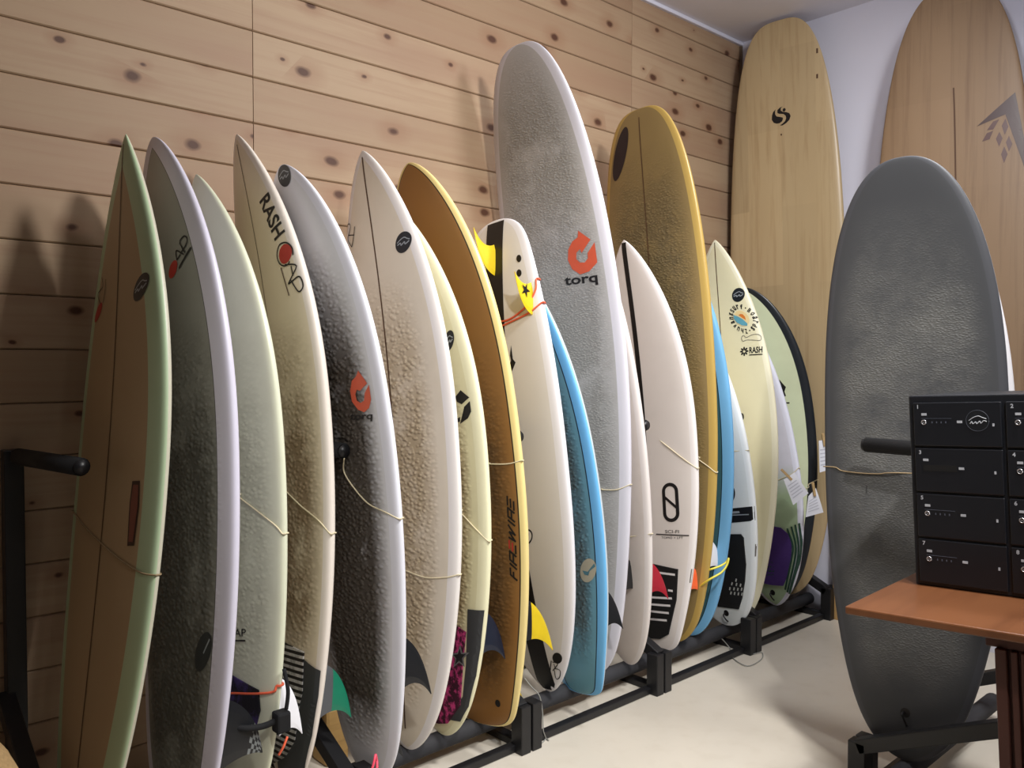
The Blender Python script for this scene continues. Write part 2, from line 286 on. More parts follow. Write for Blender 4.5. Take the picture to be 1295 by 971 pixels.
MARKS = {'b1': [['disc', 'sticker_black', [0.124, 1.2974], [0.1568, 1.3047], [0.1318, 1.328]], ['disc', 'logo_red', [-0.1224, 1.2642], [-0.0961, 1.2738], [-0.1137, 1.2847]], ['line', 'ink', 0.003, [[-0.1069, 1.2845], [-0.1307, 1.3116], [-0.0949, 1.3248], [-0.1045, 1.3494]]], ['line', 'ink', 0.003, [[-0.0889, 1.2845], [-0.0779, 1.3116], [-0.0747, 1.3412]]], ['poly', 'label_dark', [[0.141, 0.8589], [0.1752, 0.8605], [0.18, 0.8053], [0.176, 0.7575], [0.1721, 0.72], [0.142, 0.717], [0.1381, 0.7686], [0.1362, 0.8116]]], ['poly', 'label_red', [[0.1475, 0.851], [0.1705, 0.8516], [0.1742, 0.805], [0.1697, 0.7607], [0.1658, 0.7275], [0.1469, 0.7267], [0.1443, 0.7693], [0.1421, 0.8118]]]], 'b2': [['disc', 'logo_red', [0.0463, 1.3585], [0.0709, 1.3598], [0.0573, 1.3785]], ['line', 'ink', 0.004, [[0.0743, 1.3752], [0.0752, 1.399], [0.1128, 1.3823]]], ['line', 'ink', 0.004, [[0.0763, 1.3773], [0.0957, 1.3856]]], ['line', 'ink', 0.004, [[0.1199, 1.385], [0.0984, 1.413], [0.1074, 1.4214], [0.1238, 1.425], [0.1333, 1.419], [0.1335, 1.41], [0.1245, 1.4015], [0.112, 1.3954], [0.095, 1.3878]]], ['line', 'ink', 0.006, [[0.0806, 1.3545], [0.1485, 1.3922]]], ['disc', 'sticker_grey', [0.1512, 0.4431], [0.1884, 0.4561], [0.1606, 0.4877]], ['line', 'ink_light', 0.004, [[0.1549, 0.4399], [0.1816, 0.4745]]]], 'b3': [['text', 'ink', 'CAP', [-0.0068, 0.4224], [0.0824, 0.432], [-0.0056, 0.4417]], ['line', 'ink', 0.004, [[-0.0071, 0.4124], [0.0799, 0.4217]]], ['pad', 'pad_purple', [[-0.008, 0.3301], [0.0771, 0.3167], [0.131, 0.3078], [0.1339, 0.2588], [0.1026, 0.1932], [0.0371, 0.1436], [-0.1274, 0.1116], [-0.1177, 0.213]], 0.004]], 'b4': [['text', 'ink', 'RASH', [0.0636, 1.5633], [0.109, 1.446], [0.1162, 1.5781]], ['disc', 'logo_red', [0.1475, 1.404], [0.1761, 1.4007], [0.1554, 1.4289]], ['line', 'ink', 0.004, [[0.1803, 1.3942], [0.1799, 1.4113], [0.1698, 1.4258], [0.1544, 1.4328], [0.1318, 1.4324], [0.1163, 1.4213], [0.1086, 1.4042], [0.1145, 1.3862], [0.1327, 1.375], [0.1537, 1.3741], [0.1647, 1.381]]], ['line', 'ink', 0.004, [[0.1406, 1.3763], [0.1883, 1.3637], [0.144, 1.3242]]], ['line', 'ink', 0.004, [[0.1674, 1.3678], [0.1711, 1.3409]]], ['line', 'ink', 0.004, [[0.1569, 1.3343], [0.1833, 1.2984], [0.1997, 1.3014], [0.2035, 1.3154], [0.1941, 1.3351], [0.1681, 1.3293], [0.1464, 1.3237]]], ['line', 'ink_brown', 0.004, [[0.1192, 1.3722], [0.14, 1.294]]], ['poly', 'carbon', [[0.0969, 0.3528], [0.1201, 0.3459], [0.182, 0.3245], [0.1695, 0.2603], [0.1418, 0.1595], [0.1044, 0.0716], [0.0599, 0.0213], [-0.0325, 0.0071], [-0.0467, 0.1028], [0.0526, 0.2643]]], ['stripepad', 'pad_stripe', [[-0.0966, 0.3822], [0.0017, 0.3767], [0.1172, 0.3653], [0.1106, 0.263], [0.0942, 0.2307], [0.0681, 0.1341], [0.0118, 0.0816], [-0.0691, 0.0461], [-0.0924, 0.0591], [-0.1496, 0.2075]], 0.004]], 'b5': [['disc', 'sticker_black', [0.0104, 1.6523], [0.0433, 1.6485], [0.0109, 1.6822]], ['poly', 'logo_orange', [[0.1811, 1.096], [0.2016, 1.0698], [0.2086, 1.0594], [0.1757, 1.0438], [0.1636, 1.0481], [0.1542, 1.0366], [0.1566, 1.0199], [0.1705, 1.0124], [0.1867, 1.0169], [0.1933, 1.0356], [0.2144, 1.0555], [0.2145, 1.0173], [0.2023, 0.9965], [0.1802, 0.9872], [0.1559, 0.9961], [0.1347, 1.019], [0.1335, 1.0478], [0.1477, 1.0725], [0.1695, 1.083]]], ['text', 'ink', 'torq', [0.1128, 0.9667], [0.2071, 0.9612], [0.1186, 0.9877]]], 'b6': [['disc', 'sticker_black', [0.1321, 1.4676], [0.1643, 1.4662], [0.1409, 1.4973]], ['line', 'ink', 0.003, [[-0.1443, 1.5506], [-0.136, 1.5737], [-0.1156, 1.576], [-0.1138, 1.5602], [-0.1369, 1.5329], [-0.1167, 1.504]]], ['line', 'ink', 0.003, [[-0.0858, 1.5613], [-0.0967, 1.536], [-0.1167, 1.504]]], ['line', 'ink', 0.003, [[-0.1294, 1.5435], [-0.0936, 1.5365]]]], 'b7': [['disc', 'sticker_black', [0.166, 1.1808], [0.1862, 1.183], [0.1737, 1.2097]], ['poly', 'ink', [[0.1887, 1.0338], [0.2187, 1.0106], [0.1871, 0.9928], [0.168, 1.0012], [0.1633, 1.0157]]], ['poly', 'ink', [[0.2194, 1.0], [0.2204, 0.9698], [0.2063, 0.9512], [0.1724, 0.9364], [0.1899, 0.9717], [0.1962, 0.985]]], ['poly', 'ink', [[0.1578, 0.9514], [0.1751, 0.9559], [0.1728, 0.9434], [0.1578, 0.9397]]], ['poly', 'carbon', [[0.1532, 0.3973], [0.2113, 0.3985], [0.1889, 0.2879], [0.167, 0.2056], [0.1314, 0.1126], [0.0948, 0.0618], [0.0513, 0.0583], [0.1146, 0.14], [0.1355, 0.2357]]], ['pad', 'pad_pink', [[0.0674, 0.34], [0.1008, 0.3425], [0.1416, 0.3296], [0.1219, 0.2329], [0.1019, 0.1097], [0.0381, 0.0451], [-0.0076, 0.0333], [-0.0722, 0.0324], [-0.0117, 0.2092]], 0.004], ['star', 'pad_black', [[0.113, 0.2542], [0.1559, 0.2626], [0.119, 0.2918]]]], 'b8': [['firewire', [[0.2054, 0.4521], [0.2216, 0.6875], [0.1798, 0.4644]]]], 'b9': [['disc', 'ink', [0.1207, 1.4652], [0.1312, 1.4634], [0.1204, 1.4776]], ['disc', 'ink', [0.1208, 1.4164], [0.1316, 1.4147], [0.1208, 1.4285]], ['poly', 'ink', [[0.0708, 1.1825], [0.075, 1.1363], [0.0868, 1.1236], [0.0738, 1.1053], [0.0587, 1.0869], [0.0544, 1.0961], [0.0671, 1.1144], [0.0508, 1.0933], [0.0496, 1.1105], [0.0664, 1.1319], [0.0627, 1.1491]]], ['disc', 'ink', [0.0897, 0.1369], [0.111, 0.1425], [0.0912, 0.1562]], ['line', 'ink', 0.003, [[0.0642, 0.12], [0.0865, 0.1174], [0.0553, 0.088]]], ['line', 'ink', 0.003, [[0.0692, 0.1146], [0.0691, 0.0952]]], ['line', 'ink', 0.003, [[0.0631, 0.0914], [0.0587, 0.0603], [0.0739, 0.0651], [0.0871, 0.092], [0.0702, 0.0981]]], ['line', 'ink', 0.004, [[0.0608, 0.1243], [0.04, 0.08]]], ['disc', 'ink', [0.0556, 0.5451], [0.0832, 0.549], [0.0625, 0.5719]], ['disc', 'bodywhite', [0.0556, 0.5451], [0.0782, 0.5487], [0.0614, 0.5664]], ['disc', 'ink', [0.0556, 0.5451], [0.0685, 0.5483], [0.0594, 0.557]]], 'b10': [['disc', 'logo_tan', [0.1313, 0.4183], [0.1723, 0.4224], [0.1407, 0.4573]], ['poly', 'logo_teal', [[0.1039, 0.4182], [0.1305, 0.4141], [0.1674, 0.4417], [0.1702, 0.4308], [0.1406, 0.4165], [0.1311, 0.4011], [0.1117, 0.4051]]]], 'b11': [['poly', 'logo_orange', [[0.1355, 1.5861], [0.1807, 1.5466], [0.1377, 1.5073], [0.1327, 1.522], [0.1155, 1.5114], [0.112, 1.4895], [0.1254, 1.4755], [0.1453, 1.4728], [0.1603, 1.4845], [0.1619, 1.5031], [0.1952, 1.5347], [0.1956, 1.4646], [0.1593, 1.4394], [0.1203, 1.4344], [0.0887, 1.4583], [0.075, 1.4931], [0.083, 1.5297], [0.1051, 1.554], [0.1299, 1.5637]]], ['text', 'ink', 'torq', [0.0477, 1.3962], [0.1886, 1.388], [0.0484, 1.4352]]], 'b12': [], 'b13': [['zero', 'ink', [[0.0814, 0.5005], [0.1612, 0.5078], [0.0791, 0.6507]]], ['text', 'ink', 'SCI-FI', [0.0877, 0.4591], [0.1544, 0.464], [0.0882, 0.4713]], ['line', 'ink', 0.004, [[0.0408, 0.4516], [0.1985, 0.4581]]], ['text', 'ink', 'TOMO + LFT', [0.0676, 0.4363], [0.1721, 0.4438], [0.068, 0.4444]], ['slotpad', 'pad_black', [[-0.0126, 0.3354], [0.0188, 0.3344], [0.1442, 0.3273], [0.1312, 0.2093], [0.0872, 0.0742], [0.0424, 0.0485], [-0.0202, 0.0397], [-0.0726, 0.033], [-0.0447, 0.1845]], 0.005, [[[0.0438, 0.3045], [0.1321, 0.3056]], [[0.0958, 0.2429], [0.1185, 0.2429]], [[0.0067, 0.2039], [0.1134, 0.2141]], [[0.001, 0.1761], [0.1045, 0.1851]], [[-0.0001, 0.149], [0.0956, 0.1561]], [[-0.0058, 0.118], [0.0843, 0.1265]]]], ['line', 'ink_grey', 0.004, [[0.2002, 0.332], [0.19, 0.2799]]]], 'b14': [['disc', 'oval_dark', [-0.1119, 1.9896], [-0.0829, 1.9733], [-0.0686, 2.0897]]], 'b15': [], 'b16': [['poly', 'ink', [[0.07, 0.495], [0.1267, 0.4946], [0.2258, 0.4947], [0.2184, 0.4361], [0.1067, 0.434], [0.0492, 0.433]]], ['line', 'ink_light', 0.004, [[0.064, 0.4683], [0.1997, 0.4633]]], ['line', 'ink_light', 0.009, [[0.121, 0.4769], [0.1593, 0.4764]]], ['disc', 'ink', [0.1233, 0.5569], [0.1538, 0.5541], [0.1316, 0.5964]], ['pad', 'pad_black', [[0.0612, 0.3872], [0.1007, 0.3876], [0.1479, 0.3853], [0.1582, 0.3694], [0.1549, 0.3436], [0.1461, 0.2579], [0.1264, 0.1896], [0.0981, 0.1207], [0.0701, 0.074], [0.0139, 0.0786], [-0.037, 0.083], [0.0093, 0.2487]], 0.006], ['dots', 'dot_light', [[0.088, 0.196], [0.0636, 0.1813], [0.0861, 0.1783], [0.1051, 0.1752], [0.0483, 0.1608], [0.0694, 0.1599], [0.0883, 0.158], [0.1067, 0.1581], [0.0498, 0.1423], [0.0684, 0.1408], [0.0868, 0.1392], [0.104, 0.138]]], ['line', 'ink_grey', 0.004, [[0.2022, 0.3394], [0.1909, 0.2897]]], ['line', 'ink_gold', 0.005, [[0.0626, 0.2307], [0.067, 0.1961]]]], 'b17': [['disc', 'sticker_black', [0.0939, 1.4184], [0.1217, 1.4169], [0.0981, 1.4485]], ['ringtext', 'ink', 'Surf·Boards·Zhuwang', [[0.1081, 1.3129], [0.1695, 1.2949], [0.1081, 1.3742]]], ['disc', 'logo_cream', [0.1025, 1.315], [0.1356, 1.3048], [0.1027, 1.3484]], ['poly', 'logo_sun', [[0.0901, 1.3313], [0.0981, 1.3349], [0.1094, 1.3324], [0.1181, 1.3213], [0.121, 1.307], [0.1048, 1.3187]]], ['poly', 'logo_sea', [[0.0668, 1.3337], [0.0856, 1.3261], [0.1082, 1.311], [0.1275, 1.2907], [0.1255, 1.2817], [0.1025, 1.2846], [0.0803, 1.2986], [0.0678, 1.3184]]], ['line', 'ink_grey', 0.002, [[0.0995, 1.2375], [0.1096, 1.2403], [0.1181, 1.2313], [0.145, 1.2411], [0.1695, 1.241], [0.1804, 1.23], [0.1768, 1.215], [0.1511, 1.2177], [0.1217, 1.2205], [0.1022, 1.2165], [0.0972, 1.2282], [0.0995, 1.2375]]], ['flower', 'ink', [[0.1053, 1.1718], [0.1253, 1.1723], [0.1062, 1.1922]]], ['text', 'ink', 'RASH', [0.128, 1.1618], [0.1834, 1.1619], [0.1292, 1.1887]], ['line', 'ink', 0.004, [[0.127, 1.1551], [0.1837, 1.1546]]]], 'b18': [['pad', 'pad_purple2', [[0.0367, 0.3683], [0.0721, 0.3642], [0.1053, 0.3577], [0.1393, 0.327], [0.1464, 0.2828], [0.1302, 0.2187], [0.0935, 0.1362], [0.0644, 0.0945], [0.0085, 0.0958], [-0.0407, 0.1033], [-0.0519, 0.1209]], 0.005], ['line', 'pad_green', 0.0065, [[0.138, 0.3535], [0.15, 0.2768], [0.1289, 0.2069], [0.0699, 0.0768]]], ['line', 'pad_green', 0.0065, [[0.16, 0.3614], [0.1639, 0.2763], [0.1419, 0.2007], [0.0777, 0.0647]]], ['line', 'pad_green', 0.0065, [[0.1795, 0.368], [0.1761, 0.2757], [0.1517, 0.1943], [0.0845, 0.0573]]], ['line', 'pad_green', 0.0065, [[0.1977, 0.3737], [0.1877, 0.2805], [0.1638, 0.205], [0.0847, 0.0569]]], ['line', 'pad_green', 0.007, [[-0.0198, 0.2157], [0.0239, 0.2158]]], ['line', 'pad_green', 0.007, [[-0.0231, 0.2004], [0.0315, 0.2]]], ['line', 'pad_green', 0.007, [[-0.0272, 0.1811], [0.0341, 0.1799]]], ['line', 'pad_green', 0.007, [[-0.0315, 0.1616], [0.0317, 0.1609]]], ['line', 'pad_green', 0.007, [[-0.0358, 0.1426], [0.0264, 0.1443]]]], 'b19': [['poly', 'ink', [[0.122, 1.0379], [0.1392, 1.0119], [0.1481, 1.0004], [0.1389, 0.9802], [0.1436, 0.959], [0.1328, 0.9549], [0.1283, 0.9883], [0.1128, 1.0177]]], ['line', 'ink', 0.006, [[0.14, 0.926], [0.1567, 0.9253]]]], 'b21': [['poly', 'ink', [[-0.0221, 2.3478], [-0.0257, 2.3354], [-0.0249, 2.3237], [-0.018, 2.3127], [-0.0009, 2.3071], [0.0111, 2.302], [0.0129, 2.2951], [0.0082, 2.2844], [-0.0044, 2.2781], [-0.0188, 2.2785], [-0.0336, 2.2858], [-0.0427, 2.3016], [-0.0412, 2.3227], [-0.0347, 2.3379]]], ['poly', 'ink', [[0.0194, 2.3541], [0.0001, 2.3521], [-0.0135, 2.3426], [-0.0141, 2.3287], [-0.0057, 2.3229], [0.0159, 2.3176], [0.027, 2.3062], [0.0286, 2.2946], [0.0221, 2.2815], [0.01, 2.2727], [-0.0033, 2.2673], [0.0097, 2.2642], [0.0293, 2.2724], [0.0439, 2.284], [0.0505, 2.301], [0.0452, 2.315], [0.0306, 2.3232], [0.0117, 2.329], [0.0032, 2.3365], [0.0033, 2.3482], [0.0121, 2.3531]]], ['disc', 'ink', [0.0196, 2.3365], [0.0272, 2.3358], [0.0206, 2.3443]], ['disc', 'ink_brown', [0.0025, 2.2218], [0.0067, 2.2208], [0.0026, 2.2268]], ['line', 'ink_brown', 0.008, [[0.1815, 2.5869], [0.1813, 2.5643]]], ['line', 'ink_brown', 0.008, [[0.1798, 2.4685], [0.1791, 2.4481]]]], 'b22': [['poly', 'logo_brown', [[0.2279, 2.2257], [0.0972, 2.1137], [0.1964, 2.1444], [0.2614, 1.9324], [0.2812, 1.8745], [0.2832, 1.9128]]], ['poly', 'logo_brown2', [[0.1757, 2.1288], [0.1545, 2.1236], [0.134, 2.0927], [0.1556, 2.0917]]], ['poly', 'logo_brown2', [[0.1557, 2.087], [0.1337, 2.081], [0.1172, 2.0501], [0.1435, 2.0554]]], ['poly', 'logo_brown2', [[0.197, 2.1282], [0.1845, 2.1015], [0.1954, 2.0639], [0.2072, 2.095]]], ['poly', 'logo_brown2', [[0.1769, 2.0791], [0.1655, 2.0534], [0.177, 2.0207], [0.1882, 2.0524]]], ['poly', 'logo_brown2', [[0.2095, 2.0589], [0.1999, 2.034], [0.2104, 1.9968], [0.2217, 2.0243]]], ['poly', 'logo_brown2', [[0.1942, 2.0189], [0.1842, 1.9891], [0.1945, 1.9532], [0.2065, 1.9875]]], ['line', 'ink_brown', 0.006, [[0.0114, 2.2863], [0.017, 2.1659], [0.025, 1.9069]]]], 'b24': [], 'b23': [['line', 'ink_grey2', 0.003, [[-0.1177, 0.7626], [-0.1175, 0.7412]]]]}
FINS = [['b2', 0.72, 0.248, 0.115, 0.066, 0.13, 'fin_check'], ['b3', 0.93, 0.266, 0.065, 0.081, 0.11, 'fin_white'], ['b4', 0.72, 0.262, 0.093, 0.088, 0.11, 'fin_green'], ['b5', 0.72, 0.322, 0.099, 0.111, 0.115, 'fin_black'], ['b5', 0.0, 0.097, 0.092, 0.078, 0.07, 'fin_black'], ['b7', 0.72, 0.319, 0.102, 0.1, 0.11, 'fin_navy'], ['b8', 0.72, 0.319, 0.146, 0.122, 0.115, 'fin_yellow'], ['b8', 0.0, 0.099, 0.165, 0.096, 0.08, 'fin_yellow'], ['b10', 0.72, 0.29, 0.076, 0.085, 0.11, 'fin_black'], ['b11', 0.72, 0.36, 0.143, 0.111, 0.11, 'fin_black'], ['b12', 0.72, 0.327, 0.098, 0.095, 0.1, 'fin_red'], ['b13', 0.72, 0.29, 0.105, 0.08, 0.09, 'fin_orange'], ['b14', 0.72, 0.37, 0.131, 0.083, 0.11, 'fin_white']]
CORDS = {'b1': ['twine_dark', [[-0.2317, 0.7686], [-0.0971, 0.7371], [0.0354, 0.703], [0.1442, 0.6787], [0.2117, 0.6662], [0.2417, 0.6642]]], 'b3': ['twine', [[0.0632, 0.7882], [0.0776, 0.7782], [0.167, 0.7386], [0.2208, 0.7076], [0.2336, 0.6886]]], 'b4': ['twine', [[-0.0, 0.7957], [0.0315, 0.7798], [0.118, 0.7389], [0.1955, 0.7038], [0.2308, 0.6687]]], 'b5': ['twine', [[0.0541, 0.837], [0.0885, 0.7956], [0.1474, 0.7506], [0.2101, 0.7278], [0.2475, 0.7079]]], 'b6': ['twine', [[-0.0035, 0.5214], [0.0257, 0.5164], [0.1151, 0.5022], [0.1956, 0.5071], [0.2319, 0.5145]]], 'b7': ['twine', [[0.1282, 0.6875], [0.1487, 0.6744], [0.2017, 0.6331], [0.2377, 0.5979]]], 'b8': ['twine', [[0.1169, 0.8078], [0.1397, 0.8052], [0.2124, 0.8012], [0.2538, 0.8071]]], 'b11': ['twine', [[0.0958, 0.6737], [0.1186, 0.6709], [0.1758, 0.6709], [0.2214, 0.6856]]], 'b12': ['twine', [[0.0909, 0.4795], [0.1201, 0.4821], [0.2055, 0.4906]]], 'b13': ['twine', [[0.0123, 0.8626], [0.1087, 0.8014], [0.196, 0.7439], [0.2395, 0.7124]]], 'b14': ['twine', [[0.1625, 0.7557], [0.1887, 0.7439], [0.2259, 0.721], [0.2524, 0.6973]]], 'b16': ['twine', [[0.1518, 0.7321], [0.1785, 0.7297], [0.2386, 0.7252]]], 'b18': ['twine', [[0.0919, 0.5611], [0.1315, 0.5726], [0.2059, 0.595], [0.2327, 0.6157]]], 'b19': ['twine', [[0.1668, 0.5202], [0.2066, 0.5411], [0.2404, 0.5578]]], 'b23': ['twine_dark', [[-0.244, 0.8125], [-0.1916, 0.8035], [-0.1422, 0.7997], [-0.0838, 0.8001], [-0.0203, 0.8066]]], 'b3o': ['orange', [[-0.0329, 0.2782], [0.0288, 0.286], [0.137, 0.3006], [0.1837, 0.3094], [0.1899, 0.3219]]], 'b9o': ['orange', [[-0.0078, 1.2728], [0.0264, 1.2681], [0.0764, 1.2704], [0.1323, 1.2906], [0.166, 1.316], [0.1883, 1.3519], [0.1882, 1.3837]]], 'b9p': ['orange', [[-0.0086, 1.2596], [0.0251, 1.2522], [0.0919, 1.2625], [0.1604, 1.2778], [0.205, 1.3033]]]}


# ---------------------------------------------------------------- object helpers
def tag(o, label=None, cat=None, group=None, kind=None):
    if label:
        o['label'] = label
    if cat:
        o['category'] = cat
    if group:
        o['group'] = group
    if kind:
        o['kind'] = kind
    return o


def empty(name, loc=(0, 0, 0), mat=None):
    o = bpy.data.objects.new(name, None)
    o.empty_display_size = 0.05
    COL.objects.link(o)
    if mat is not None:
        o.matrix_world = mat
    else:
        o.location = loc
    return o


def obj(name, me, mat, parent=None, smooth=False):
    if isinstance(me, bmesh.types.BMesh):
        bm = me
        me = bpy.data.meshes.new(name)
        bmesh.ops.recalc_face_normals(bm, faces=bm.faces)
        bm.to_mesh(me)
        bm.free()
    mats = mat if isinstance(mat, (list, tuple)) else [mat]
    if not me.materials:
        for m in mats:
            me.materials.append(m)
    if smooth:
        me.polygons.foreach_set('use_smooth', [True] * len(me.polygons))
    o = bpy.data.objects.new(name, me)
    COL.objects.link(o)
    if parent is not None:
        o.parent = parent
    return o


def add_box(bm, x0, x1, y0, y1, z0, z1, bevel=0.0, M=None):
    r = bmesh.ops.create_cube(bm, size=1.0)
    vs = r['verts']
    for v in vs:
        v.co = Vector(((x0 + x1) / 2 + v.co.x * (x1 - x0), (y0 + y1) / 2 + v.co.y * (y1 - y0), (z0 + z1) / 2 + v.co.z * (z1 - z0)))
    if bevel:
        es = list({e for v in vs for e in v.link_edges})
        r2 = bmesh.ops.bevel(bm, geom=es, offset=bevel, segments=2, affect='EDGES', profile=0.5)
        vs = list({v for f in r2['faces'] for v in f.verts} | {v for v in vs if v.is_valid})
    if M is not None:
        for v in vs:
            v.co = M @ v.co
    return vs


def box(name, x0, x1, y0, y1, z0, z1, mat, parent=None, bevel=0.0, M=None):
    bm = bmesh.new()
    add_box(bm, x0, x1, y0, y1, z0, z1, bevel, M)
    return obj(name, bm, mat, parent)


def add_tube(bm, pts, r, n=8, cap=True):
    pts = [Vector(p) for p in pts]
    rings = []
    t0 = (pts[1] - pts[0]).normalized()
    ref = Vector((0, 0, 1)) if abs(t0.z) < 0.9 else Vector((1, 0, 0))
    nrm = t0.cross(ref).normalized()
    for i, p in enumerate(pts):
        a = pts[max(i - 1, 0)]
        b = pts[min(i + 1, len(pts) - 1)]
        t = (b - a).normalized()
        nrm = (nrm - t * nrm.dot(t)).normalized()
        bi = t.cross(nrm)
        rr = r[i] if isinstance(r, (list, tuple)) else r
        rings.append([bm.verts.new(p + (nrm * math.cos(2 * math.pi * k / n) + bi * math.sin(2 * math.pi * k / n)) * rr) for k in range(n)])
    for i in range(len(rings) - 1):
        for k in range(n):
            bm.faces.new((rings[i][k], rings[i][(k + 1) % n], rings[i + 1][(k + 1) % n], rings[i + 1][k]))
    if cap:
        bm.faces.new(rings[0][::-1])
        bm.faces.new(rings[-1])


def smooth_path(pts, sub=6):
    pts = [Vector(p) for p in pts]
    out = []
    for i in range(len(pts) - 1):
        p0, p1, p2, p3 = pts[max(i - 1, 0)], pts[i], pts[i + 1], pts[min(i + 2, len(pts) - 1)]
        for j in range(sub):
            t = j / sub
            out.append(0.5 * ((2 * p1) + (p2 - p0) * t + (2 * p0 - 5 * p1 + 4 * p2 - p3) * t * t + (3 * p1 - p0 - 3 * p2 + p3) * t ** 3))
    out.append(pts[-1])
    return out


def tube(name, pts, r, mat, parent=None, n=8, sub=6):
    bm = bmesh.new()
    add_tube(bm, smooth_path(pts, sub) if sub else pts, r, n)
    return obj(name, bm, mat, parent, smooth=True)


def bar(name, p, q, w, h, mat, parent, bevel=0.003, upv=(0, 0, 1)):
    """square tube between two points, w across, h along the up vector"""
    p, q = Vector(p), Vector(q)
    z = (q - p)
    L = z.length
    z.normalize()
    u = Vector(upv)
    x = u.cross(z)
    if x.length < 1e-3:
        x = Vector((1, 0, 0))
    x.normalize()
    y = z.cross(x)
    M = Matrix((x, y, z)).transposed().to_4x4()
    M.translation = p
    return box(name, -w / 2, w / 2, -h / 2, h / 2, 0, L, mat, parent, bevel, M)


# ---------------------------------------------------------------- materials
M = {}
M['pine'] = pine_material()
M['pine_back'] = plain('pine_backing', (58, 38, 26), 0.8)
M['white_wall'] = plain('white_wall', (222, 222, 236), 0.75, 0.2, var=0.02, scale=3.0)
M['grey_wall'] = plain('grey_wall', (120, 118, 116), 0.8, 0.2, var=0.03, scale=3.0)
M['ceiling'] = plain('ceiling_paint', (232, 231, 240), 0.8, 0.2, var=0.02, scale=3.0)
M['dark_trim'] = plain('dark_trim', (112, 94, 78), 0.6)
M['black_metal'] = plain('black_metal', (24, 24, 27), 0.42, 0.5)
M['black_foam'] = plain('black_foam', (26, 26, 28), 0.8, 0.3, bump=0.3)
M['grey_foam'] = plain('grey_foam', (62, 62, 66), 0.75, 0.3, bump=0.3)
INK = dict(ink=(22, 20, 22), ink_light=(150, 155, 160), ink_grey=(110, 105, 100), ink_grey2=(58, 58, 58), ink_brown=(84, 58, 40), ink_gold=(170, 110, 40),
           sticker_black=(28, 30, 34), sticker_grey=(42, 44, 46), logo_red=(176, 50, 42), logo_orange=(214, 92, 62), label_dark=(50, 22, 16),
           label_red=(120, 62, 50), carbon=(58, 60, 62), logo_tan=(196, 186, 160), logo_teal=(88, 132, 142), oval_dark=(36, 24, 30),
           logo_cream=(230, 205, 150), logo_sun=(214, 120, 48), logo_sea=(96, 160, 178), logo_brown=(66, 46, 42), logo_brown2=(84, 56, 50),
           bodywhite=(228, 224, 224), pad_black=(24, 24, 25), pad_purple=(38, 30, 48), pad_purple2=(80, 54, 126), pad_green=(44, 76, 64),
           dot_light=(190, 188, 182), pad_grey=(120, 120, 122), star_black=(34, 34, 36))
for _k, _c in INK.items():
    M[_k] = plain(_k, _c, 0.55 if _k.startswith('pad') else 0.4, 0.4, var=0.06, bump=0.35 if _k.startswith('pad') else 0.0, scale=60.0)
M['fin_black'] = plain('fin_black', (26, 27, 30), 0.3)
M['fin_navy'] = plain('fin_navy', (30, 36, 52), 0.3)
M['fin_white'] = plain('fin_white', (235, 235, 240), 0.3, var=0.03)
M['fin_green'] = plain('fin_green', (24, 120, 92), 0.35)
M['fin_grey'] = plain('fin_grey', (86, 88, 92), 0.4)
M['fin_yellow'] = plain('fin_yellow', (212, 184, 30), 0.35)
M['fin_red'] = plain('fin_red', (158, 32, 46), 0.3)
M['fin_orange'] = plain('fin_orange', (240, 105, 62), 0.3)
M['fin_silver'] = plain('fin_silver', (120, 124, 124), 0.4)
M['twine'] = plain('twine', (216, 204, 172), 0.8, 0.2, scale=200.0, var=0.25)
M['twine_dark'] = plain('twine_dark', (150, 130, 100), 0.8, 0.2, scale=200.0, var=0.25)
M['cord_orange'] = plain('cord_orange', (238, 104, 70), 0.4)
M['cord_pink'] = plain('cord_pink', (250, 84, 110), 0.45)
M['cord_yellow'] = plain('cord_yellow', (226, 216, 80), 0.4)
M['clear_wire'] = plain('clear_wire', (150, 150, 145), 0.3)
M['paper'] = plain('paper', (232, 234, 244), 0.7, 0.2, var=0.03)
M['paper_ink'] = plain('paper_ink', (196, 198, 212), 0.7)
M['peg_wood'] = plain('peg_wood', (186, 156, 110), 0.6)
M['locker'] = plain('locker_paint', (20, 22, 28), 0.4, 0.5, var=0.05)
M['locker_dark'] = plain('locker_recess', (8, 8, 10), 0.6)
M['chrome'] = plain('chrome', (200, 200, 205), 0.25, 0.5, 0.8)
M['mark_grey'] = plain('mark_grey', (175, 178, 185), 0.5)
M['mark_dim'] = plain('mark_dim', (76, 80, 92), 0.5)
M['tabletop'] = wood_material('table_veneer', (124, 80, 52), (112, 70, 44), (92, 55, 35), 0.3, stretch=(12, 1.0, 12))
M['table_leg'] = wood_material('table_leg_wood', (96, 58, 48), (76, 44, 38), (52, 30, 26), 0.5)
M['long_pale'] = wood_material('pale_balsa', (198, 176, 138), (184, 159, 120), (164, 135, 96), 0.32, strip=0.17)
M['long_brown'] = wood_material('brown_cedar', (150, 124, 96), (136, 110, 84), (112, 86, 66), 0.5, strip=0.30)
M['long_plum'] = wood_material('plum_wood', (158, 122, 108), (144, 108, 98), (110, 80, 74), 0.35)
M['plank_tan'] = wood_material('tan_plank', (196, 160, 108), (178, 138, 88), (140, 104, 66), 0.5)
M['block_wood'] = wood_material('block_wood', (206, 170, 110), (190, 150, 92), (150, 112, 66), 0.6, stretch=(2, 20, 20))
M['sack'] = plain('burlap', (176, 146, 104), 0.9, 0.1, scale=120.0, var=0.35, bump=0.5)


